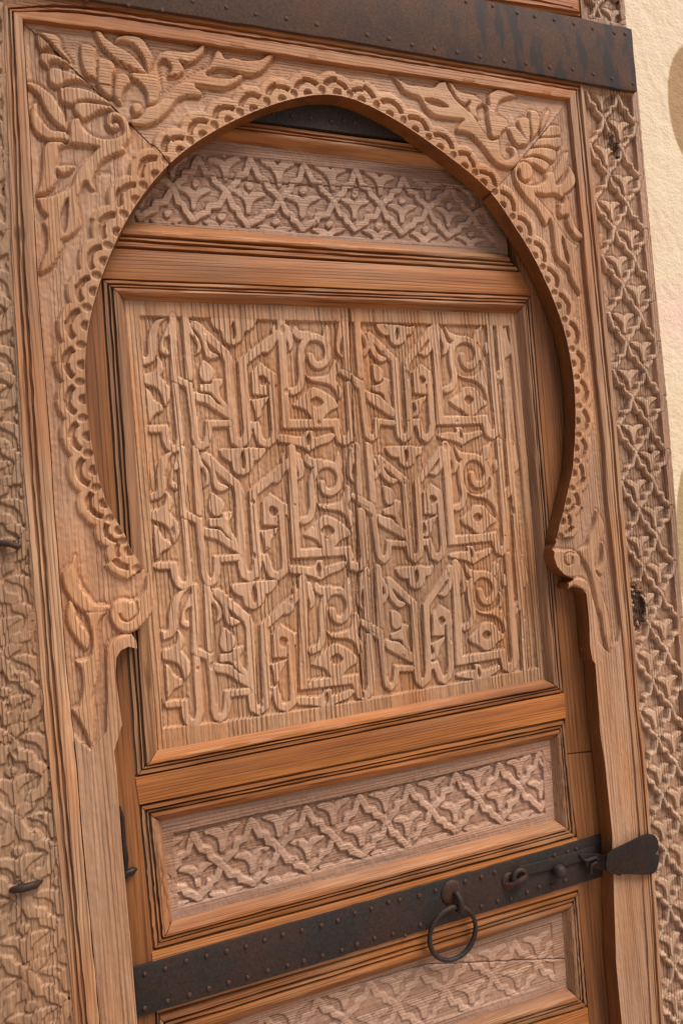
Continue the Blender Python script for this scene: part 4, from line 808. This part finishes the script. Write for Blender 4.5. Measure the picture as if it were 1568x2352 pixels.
for v in bm.verts: v.co.z = -.03
added_bounce_ground = bm_obj('ground', bm, gm, None, 0); tag(added_bounce_ground, kind='structure')  # unseen ground sheet in front of the door, added for tan bounce light

# ------------------------------------------------------------------ the big door leaf
YBACK = .0655
gate = empty('carved_door', (0, .03, 0), 'large old carved wooden door with a pointed horseshoe arch frame and iron band', 'door')
arch = catmull(P['arch'], False, 5)
ia = int(np.argmin(np.hypot(*(arch - P['mitreL'][-1]).T))); ib = int(np.argmin(np.hypot(*(arch - P['mitreR'][-1]).T)))
S_arc = np.concatenate([[0], np.cumsum(np.hypot(*np.diff(arch, axis=0).T))])
lob = P['lobes']
lob_s = np.sort(np.array([S_arc[np.argmin(np.hypot(*(arch - p).T))] for p in lob]))
def arc_sr(X, Z):
    best = np.full(X.shape, 1e9); S = np.zeros_like(X); side = np.zeros_like(X)
    for i in range(len(arch) - 1):
        a, b = arch[i], arch[i + 1]; dx, dz = b - a; L2 = dx * dx + dz * dz
        t = np.clip(((X - a[0]) * dx + (Z - a[1]) * dz) / L2, 0, 1); qx, qz = a[0] + t * dx, a[1] + t * dz
        d = (X - qx) ** 2 + (Z - qz) ** 2; m = d < best; best[m] = d[m]; S[m] = (S_arc[i] + t * math.sqrt(L2))[m]; side[m] = (dx * (Z - a[1]) - dz * (X - a[0]))[m]
    return S, np.sqrt(best) * np.sign(side)
def scallops(X, Z, H, ID, D, jag):
    """the lobed band that runs round the arch: lobes, C-shaped slots, half-moon and notch cuts"""
    cx0, cz0 = arch.min(0) - .06; cx1, cz1 = arch.max(0) + .06
    S, r = arc_sr(X, Z)
    near = (r > -.004) & (r < .062)
    k = np.clip(np.searchsorted(lob_s, S) - 1, 0, len(lob_s) - 2); j = np.where(S - lob_s[k] < lob_s[k + 1] - S, k, k + 1)
    c = lob_s[j]; t = S - c
    lo = np.where(j > 0, (c - lob_s[np.maximum(j - 1, 0)]) / 2, .027); hi = np.where(j < len(lob_s) - 1, (lob_s[np.minimum(j + 1, len(lob_s) - 1)] - c) / 2, .027)
    half = np.where(t < 0, lo, hi); u = np.clip(np.abs(t) / half, 0, 1.6)
    sc = np.clip(half / .026, .75, 1.15)
    rim = .0435 * (.55 + .45 * sc) - .010 * sc * np.clip(u, 0, 1.05) ** 2.4
    s = r - rim + jag
    s = np.where(u > 1.15, np.maximum(s, (u - 1.15) * .02), s)
    tt = np.clip(-s / .0075, 0, 1); lev = -D * (1 - (1 - (1 - tt) ** 2.2) * sm(-s, -.0007, .0006) ** .5)
    m = near & (lev > H); H = np.where(m, lev, H)
    ID = np.where(near & (s < .0003), 10000 + j, ID)
    rc = .0035; rho = np.hypot(t, r - rc); ang = np.abs(np.arctan2(t, r - rc))
    slot = np.maximum(np.abs(rho - .0225 * sc) - .0040 * sc, (ang - .98) * .018) + jag * 1.4
    H = np.where(near, H - .0072 * sm(-slot, -.0005, .0009), H)
    hm = np.maximum(np.hypot(t / .0068, (r - .0035) / .0072) - 1, -(r - .0022) / .006) * .006 + jag
    H = np.where(near, H - .0055 * sm(-hm, -.0005, .0009), H)
    nt = (np.hypot((np.abs(t) - half) / .0055, (r - .0075) / .0065) - 1) * .005 + jag
    H = np.where(near, H - .0042 * sm(-nt, -.0004, .0008), H)
    return H, ID
def seg(a, b): return arch[a:b + 1] if a <= b else arch[b:a + 1][::-1]
gapn = .0006
poly_left = np.concatenate([P['mitreL'] - (gapn, gapn), seg(ia, 0)[1:], P['vleft'], P['seamL'][::-1] + (.0008, 0)])
poly_top = np.concatenate([P['topedge'] - (0, .0006), P['mitreR'][1:], seg(ib, ia)[1:], P['mitreL'][::-1][1:-1] + (gapn, gapn)])
poly_right = np.concatenate([P['mitreR'] + (gapn, -gapn), arch[ib + 1:], P['vright'][1:], P['seamR'][::-1][:-1] - (.0008, 0)])
BD = .0066
relief('arch_board', gate, poly_left, 0., BD, W['arch_v'], strokes('left'), P['recL'], .032, .0052, .0003, 1, scallops, mat_edge=W['reveal'], mat_top=W['arch_v_top'], grooves=[(P['crackL'], .0009, .004)])
relief('arch_board', gate, poly_top, 0., BD, W['arch_h'], strokes('top'), None, .032, .0052, .0003, 2, scallops, mat_edge=W['reveal'], mat_top=W['arch_h_top'], grooves=[(P['crackT'], .0008, .003), (P['crackT2'], .0008, .003)])
relief('arch_board', gate, poly_right, 0., BD, W['arch_v'], strokes('right'), P['recR'], .032, .0052, .0003, 3, scallops, mat_edge=W['reveal'], mat_top=W['arch_v_top'])
# mouldings round the arch boards
def gate_prof(y): return [(0, y + .006), (.01, y), (.20, y), (.215, y + .0060), (.31, y + .007), (.33, y + .0004), (.41, y + .0004), (.43, y + .007), (.51, y + .007), (.53, y - .0004), (.70, y - .0010), (.96, y - .0006), (.985, y + .0006), (1., y + .012)]
sweep('frame_moulding', P['mLo'], P['mLi'], gate_prof(-.0025), W['gmould_v'], gate, 220, 301)
sweep('frame_moulding', P['mTo'], P['mTi'], gate_prof(-.0025), W['gmould_h'], gate, 200, 302)
pr_r = [(0, .004), (.02, -.002), (.24, -.002), (.27, .0035), (.36, .0035), (.39, -.001), (.47, -.001), (.50, .0035), (.58, .0035), (.60, -.003), (.96, -.003), (.985, -.002), (1., .010)]
sweep('frame_moulding', P['mRo'], P['mRi'], pr_r, W['gmould_v'], gate, 220, 303)

# ---- interlace borders and friezes
STEP = ((0, 0), (.13, .235), (.27, .275), (.31, .385), (.53, .52), (.69, .735), (.73, .76), (1, 1))
STEP = ((0, 0), (.10, .14), (.24, .44), (.52, .50), (.58, .70), (.78, .80), (1, 1))
PALM = ((-.40, .515), (-.37, .475), (-.20, .465), (-.07, .49), (0, .53), (0, .53), (.07, .49), (.20, .465), (.37, .475), (.40, .515), (.30, .555), (.17, .60), (.09, .69), (.055, .82), (-.055, .82), (-.09, .69), (-.17, .60), (-.30, .555))
BUD = ((-.10, .40), (-.05, .345), (.05, .345), (.10, .395), (.07, .445), (0, .475), (-.07, .445))
def cell(top, bot, lft, rgt, k=.9):
    """palmette of one mesh of the interlace; corners in the door plane"""
    Wd, Hd = rgt[0] - lft[0], top[1] - bot[1]
    def pl(q):
        o = []
        for a, b in q:
            cx = top[0] + (bot[0] - top[0]) * b; o.append((cx + a * k * Wd + random.uniform(-1, 1) * .0007, top[1] - b * Hd + a * (rgt[1] - lft[1]) + random.uniform(-1, 1) * .0007))
        return np.array(o)
    return [('T', 'P', 0., pl(PALM)), ('T', 'P', 0., pl(BUD))]
def strap(p, q, w, over0, over1):
    """one strap between two lattice points, in two halves: each half may pass over or under at its own end"""
    d = q - p
    o = np.array([(p[0] + a * d[0] + random.uniform(-1, 1) * .0006, p[1] + b * d[1] + random.uniform(-1, 1) * .0006) for a, b in STEP])
    w = w * random.uniform(.95, 1.05)
    return [('B' if over0 else 'U', 'r', w, o[:4]), ('B' if over1 else 'U', 'r', w, o[3:])]
def lattice(rows, w, k_=.8, plait=False, bud=True):
    """rows of lattice points, each row shifted half a mesh; straps run between neighbouring rows"""
    out = []
    over = lambda row, right: (right if row % 2 else not right) if plait else right
    for i in range(len(rows) - 1):
        A, B_ = rows[i], rows[i + 1]
        for a in A:
            rr = [b for b in B_ if b[0] > a[0]]; ll = [b for b in B_ if b[0] < a[0]]
            if rr: out += strap(a, min(rr, key=lambda b: b[0]), w, over(i, True), over(i + 1, True))
            if ll: out += strap(a, max(ll, key=lambda b: b[0]), w, over(i, False), over(i + 1, False))
    for i in range(-1, len(rows) - 1):
        mid = rows[i + 1]
        for k in range(len(mid) - 1):
            l, r = mid[k], mid[k + 1]; c = (l + r) / 2
            top = min(rows[i], key=lambda a: abs(a[0] - c[0])) if i >= 0 else None
            bot = min(rows[i + 2], key=lambda a: abs(a[0] - c[0])) if i + 2 < len(rows) else None
            if top is None: top = 2 * c - bot
            if bot is None: bot = 2 * c - top
            out += cell(top, bot, l, r, k_)[:2 if bud else 1]
    return out
def vertical_lattice(Lp, half, c0, c1):
    """rows for an upright border: points Lp down one column, columns c0..c1 (odd ones shifted half a pitch)"""
    rows = []
    n = len(Lp)
    even = [c for c in range(c0, c1 + 1) if c % 2 == 0]; odd = [c for c in range(c0, c1 + 1) if c % 2]
    for k in range(-1, n + 1):
        p = Lp[min(max(k, 0), n - 1)]; 
        if k < 0: p = 2 * Lp[0] - Lp[1]
        if k >= n: p = 2 * Lp[-1] - Lp[-2]
        q = Lp[k + 1] if 0 <= k + 1 < n else (Lp[0] if k < 0 else p + (Lp[-1] - Lp[-2]))
        rows.append([p + (c * half, 0) for c in even])
        rows.append([(p + q) / 2 + (c * half, 0) for c in odd])
    return rows
# right border
def gouges(X, Z, H, ID, D, jag):
    """two rotten knots hollowed out of the strip"""
    for kk, (c, ex, ez, dp) in enumerate(((*P['knotB'][0:3], .0125), (*P['knotB'][3:6], .0085))):
        e = np.hypot((X - c[0]) / abs(ex[0] - c[0]), (Z - c[1]) / abs(ez[1] - c[1])) - 1 + .5 * vnoise(X, Z, .006, .011, 71) + .35 * vnoise(X, Z, .0025, .004, 72)
        H = np.where(e < .3, np.minimum(H, H * sm(e, -.2, .3) + (-dp + .002 * vnoise(X, Z, .003, .006, 73)) * (1 - sm(e, -.2, .3))), H)
        ID = np.where(e < .05, 20000 + kk, ID)
    return H, ID
poly_br = np.concatenate([P['mRo'] - (.0005, 0), P['edgeR'][::-1]])
rec_br = np.concatenate([P['recRl'], P['recRr'][::-1]])
relief('carved_border', gate, poly_br, -.0005, .0095, W['border'], lattice(vertical_lattice(P['LR'], .0385, -1, 2), .0104, .78, True, False), rec_br, .05, .0040, .0005, 21, rough=.00045, wear=.15, palm=.56, gap=.3, chips=40, mat_top=W['border_top'], extra=gouges)
# left border
tl = P['tipsL']
poly_bl = np.concatenate([P['edgeL'], (P['mLo'] + (.0005, 0))[::-1], [P['mLo'][0] + (-.01, .12)]])
rec_bl = np.concatenate([P['edgeL'] - (.05, 0), P['recLr'][::-1]])
relief('carved_border', gate, poly_bl, -.0005, .0052, W['border_left'], lattice(vertical_lattice(tl, .0465, -4, 1), .0150, .85, True), rec_bl, .05, .0022, .0008, 22, rough=.00045, wear=.45, palm=.7, gap=.35, chips=120, moat=.001)

slab('backing_board', [(-1.0, .2), (P['edgeR'][-1][0] - .004, .2), (P['edgeR'][0][0] - .004, 2.35), (-1.0, 2.35)], .0655, .0700, W['stile'], gate, 0)
# upper panel that shows above the iron band
up = P['upFr']
slab('upper_rail', [up[0] + (-.5, .05), up[0], up[1], up[2], up[2] + (-.6, 0)], .002, .04, W['gmould_h'], gate)
ui = P['upIn']
sweep('frame_moulding', [up[0] + (0, .004), up[1] + (-.002, .004)], [ui[0] + (0, .012), ui[2] + (-.004, .012)], [(0, .002), (.05, -.004), (.3, -.004), (.36, .001), (.5, .001), (.55, -.004), (.8, -.003), (1., .001)], W['gmould_h'], gate, 60, 305)
# border piece above the band
e0 = P['edgeR'][0]; gs = P['gateStrap']
top_poly = np.array([up[1] + (.0012, -.03), up[1] + (.0012, .20), (gs[7][0] - .004, up[1][1] + .20), (gs[7][0] - .004, gs[7][1] - .04)])
cU = np.array([(up[1][0] + gs[7][0]) / 2 - .004, up[1][1] + .045])
recU = np.array([up[1] + (.008, .006), up[1] + (.008, .3), (gs[7][0] - .016, up[1][1] + .3), (gs[7][0] - .016, gs[7][1] + .012)])
relief('carved_border', gate, top_poly, -.0005, .0085, W['border'], lattice(vertical_lattice(np.array([cU + (-.012, .17), cU + (-.012, .075), cU + (-.012, -.02)]), .0385, -1, 2), .0104, .78, True, False), recU, .05, .0040, .0006, 23, rough=.00045, wear=.2, palm=.56, gap=.3, mat_top=W['border_top'])

# iron band with rivets
band = slab('iron_band', P['gateStrap'], -.0085, .004, M_STRAP, gate, .0010, .0006)
riv = dome(.0036, .0013); riv.materials.append(M_STRAP)
riv2 = dome(.0036, .0024); riv2.materials.append(M_RUST)
def rivets(ptsl, y, parent, me):
    for x, z in ptsl:
        o = link('rivet', me, None, parent); o.location = Vector((x, y, z)) + o.location; o.rotation_euler.y = random.uniform(0, 6); s = random.uniform(.85, 1.15); o.scale = (s, 1, s)
rivets(P['rivTop'], -.0085, band, riv)

# ------------------------------------------------------------------ the wicket door inside the arch
wk = empty('wicket_door', (0, .05, 0), 'small inner door with a carved kufic script panel set within the horseshoe arch', 'door')
YF, YP = .034, .046
slab('back_board', [(-.45, .35), (.56, .35), (.56, 2.02), (-.45, 2.02)], .0615, .065, W['stile'], wk, 0)
slab('stile', P['stileL'], YF + .0015, .06, W['stile'], wk)
slab('stile', P['stileR'], YF + .0015, .06, W['stile'], wk)
slab('stile', P['stileR2'], YF + .0008, .06, W['stile'], wk)
slab('rail', P['rail1'], YF, .06, W['rail'], wk, .0015)
slab('rail', P['rail2'], YF, .06, W['rail'], wk, .0015)
slab('rail', P['rail3'], YF, .06, W['rail'], wk, .0008)
slab('rail', P['rail4'], YF, .06, W['rail'], wk, .0008)
frame('k', P['kO'], P['kI'], YF, YP, wk, 400)
frame('f1', P['f1O'], P['f1I'], YF, YP, wk, 420, 'TB')
frame('f2', P['f2O'], P['f2I'], YF, YP, wk, 440)
frame('f3', P['f3O'], P['f3I'], YF, YP, wk, 460)
relief('script_panel', wk, P['kPanel'], YP, .0052, W['kufic'], [(a, b, w * 1.12, p + .0017 * np.stack([vnoise(p[:, 0], p[:, 1], .06, .06, 91), vnoise(p[:, 0], p[:, 1], .06, .06, 92)], 1) + .0006 * (RNG.random((1, 2)) - .5)) for a, b, w, p in strokes('kufic')], P['kRec'], .012, .0026, .00035, 31, grooves=[(P['crackK'], .0018, .007), (P['crackK2'], .0010, .004)], rough=.0003, moat=.0010, gap=.35, wear=.25, chips=140, mat_top=W['kufic_top'])
def fr(nm, rows, depth, seed, cr=(), **k):
    relief('carved_frieze', wk, P[nm + 'Panel'], YP, depth, W['frieze'], lattice([list(P[r]) for r in rows], k.pop('w'), bud=k.pop('bud', False)), P[nm + 'Rec'], .012, .0015, .0005, seed, grooves=cr, mat_top=W['frieze_top'], **k)
fr('f1', ('f1a', 'f1b', 'f1c'), .0046, 41, [(P['crackF1'], .0012, .004)], w=.0116, bud=True, rough=.0004, wear=.2, palm=.8, gap=.3, chips=30, moat=.001)
fr('f2', ('f2a', 'f2b', 'f2c'), .0052, 42, w=.0120, rough=.00045, wear=.2, palm=.75, gap=.25, chips=60, moat=.001)
fr('f3', ('f3a', 'f3b', 'f3c'), .0034, 43, [(P['crackF3'], .0014, .004)], w=.0108, rough=.0004, wear=.55, moat=.0005, chips=40, gap=.2)

# iron on the wicket
st = slab('iron_strap', P['strapLow'], .0295, .036, M_IRON, wk, .0010, .0006)
rivets(P['rivLow'], .0295, st, riv2)
st2 = slab('iron_strap', P['strapTop'], .0295, .036, M_IRON, wk, .0010)
rivets(P['rivUp'], .0295, st2, riv2)



# pull ring with its rosette and staple
rc = P['ring'][0]; R0 = np.hypot(*(P['ringr'][0] - P['ringr'][1])) / 2
rp = [(rc[0] + R0 * math.sin(a) * .985, .0215 - .0035 * math.cos(a), rc[1] + R0 * math.cos(a)) for a in np.arange(56) / 56 * 2 * math.pi]
tube('pull_ring', rp, [.0041 + .0003 * math.sin(3 * a + 1) for a in np.arange(56) / 56 * 2 * math.pi], M_IRON, wk, 12, True)
sx, sz = P['pts'][0]
ros = dome(.0205, .0045, 20); ros.materials.append(M_RUST)
o = link('ring_rosette', ros, None, wk); o.location += Vector((sx, .0296, sz + .004))
tube('ring_staple', [(sx + .004, .030, sz + .004), (sx + .005, .020, sz + .004), (sx + .006, .0125, sz - .004), (sx + .0065, .0118, sz - .014), (sx + .006, .016, sz - .023), (sx + .004, .0235, sz - .024)], [.0055, .0052, .0055, .0058, .0055, .004], M_IRON, wk, 10)
# sliding bolt: bar, eye, knob, keeper
slab('bolt_bar', P['slider'], .0245, .029, M_IRON, wk, .0012)
lx, lz = P['pts'][2]
tube('bolt_eye', [(lx - .006 + .0125 * math.cos(a), .0195, lz + .0125 * math.sin(a)) for a in np.arange(20) / 20 * 2 * math.pi], .0048, M_IRON, wk, 10, True)
tube('bolt_pin', [(lx - .030, .027, lz - .010), (lx - .020, .017, lz - .007), (lx - .006, .0125, lz - .001), (lx + .003, .0122, lz + .003)], [.004, .0046, .0046, .0042], M_RUST, wk, 10)
ex = dome(.015, .004, 16); ex.materials.append(M_RUST)
o = link('eye_plate', ex, None, wk); o.location += Vector((lx - .022, .0297, lz - .006))
kx, kz = P['pts'][4]
kn = dome(.0125, .0135, 18); kn.materials.append(M_IRON)
o = link('bolt_knob', kn, None, wk); o.location += Vector((kx + .002, .022, kz))
qx_, qz_ = P['pts'][5]
tube('bolt_keeper', [(qx_ - .012, .030, qz_ + .012), (qx_ - .011, .017, qz_ + .011), (qx_ + .012, .017, qz_ + .012), (qx_ + .013, .017, qz_ + .004), (qx_ + .001, .0175, qz_ + .001), (qx_ - .001, .0195, qz_ - .016)], .0032, M_IRON, wk, 8)
# hasp leaf lying over the jamb, with its hinge strip
hp = slab('hasp', np.concatenate([catmull(P['hasp'][3:10], False, 5), catmull(P['hasp'][10:15], False, 5), P['hasp'][15:16], P['hasp'][0:3]]), -.0125, -.0092, M_BLACK, wk, .0009)
h = P['haspin']; xr0, xr1 = h[1], h[2]
bm = bmesh.new(); rows = []
for f, y in ((0, .021), (.45, .0195), (.66, .016), (.84, -.001), (1.0, -.0105), (1.12, -.0112)):
    tp = h[0] + (h[1] - h[0]) * f; bt = h[3] + (h[2] - h[3]) * f
    rows.append([bm.verts.new((tp[0], y, tp[1])), bm.verts.new((bt[0], y, bt[1])), bm.verts.new((bt[0], y + .004, bt[1])), bm.verts.new((tp[0], y + .004, tp[1]))])
for a, b in zip(rows[:-1], rows[1:]):
    for i in range(4): bm.faces.new((a[i], a[(i + 1) % 4], b[(i + 1) % 4], b[i]))
bm.faces.new(rows[0]); bm.faces.new(rows[-1])
bm_obj('hasp_hinge', bm, M_IRON, wk, 40)
# hinge iron showing in the left gap
hl = P['hingeL']
tube('hinge_pin', [(x, .030, z) for x, z in hl[:5]], [.003, .004, .005, .0055, .005], M_BLACK, wk, 10)
tube('hinge_pin', [(hl[5][0] - .022, .030, hl[5][1] - .004), (hl[5][0] - .006, .029, hl[5][1]), (hl[5][0] - .001, .033, hl[5][1])], [.005, .0055, .003], M_BLACK, wk, 10)
# staples driven into the left border, corbel and nail heads on the right jamb
a, b, c = P['stapL']; tube('staple', [(a[0], .002, a[1]), (b[0], -.0075, b[1]), (c[0] - .003, -.0075, c[1]), (c[0], .004, c[1])], [.004, .0046, .0044, .003], M_RUST, gate, 8)
a, b, c = P['stapL2']; tube('staple', [(a[0], .006, a[1]), (a[0] + .005, -.006, a[1] + .004), (b[0], -.008, b[1]), (c[0] - .006, -.006, c[1]), (c[0], .004, c[1])], [.003, .0046, .0056, .005, .003], M_RUST, gate, 8)
k = P['corbel']; jx = (k[1][0] + k[2][0]) / 2; zt, zb = k[1][1], k[2][1]
bm = bmesh.new(); prev = None
for f, pr in ((0, .004), (.08, .0105), (.22, .0115), (.30, .0085), (.36, .0085), (.46, .0125), (.62, .0125), (.72, .009), (.86, .006), (1., .001)):
    z = zt + (zb - zt) * f; xx = k[1][0] + (k[2][0] - k[1][0]) * f
    r = [bm.verts.new((xx - pr, .0015, z)), bm.verts.new((xx + .004, .0015, z)), bm.verts.new((xx + .004, .031, z)), bm.verts.new((xx - pr, .031, z))]
    if prev:
        for i in range(4): bm.faces.new((prev[i], prev[(i + 1) % 4], r[(i + 1) % 4], r[i]))
    else: bm.faces.new(r)
    prev = r
bm.faces.new(prev)
px_, pz_ = P['peg'][0]
pg = dome(.0068, .0052, 14); pg.materials.append(W['border_top'])
o = link('peg', pg, None, gate); o.location += Vector((px_, .0045, pz_))
bm_obj('corbel', bm, W['stile'], gate, 20)
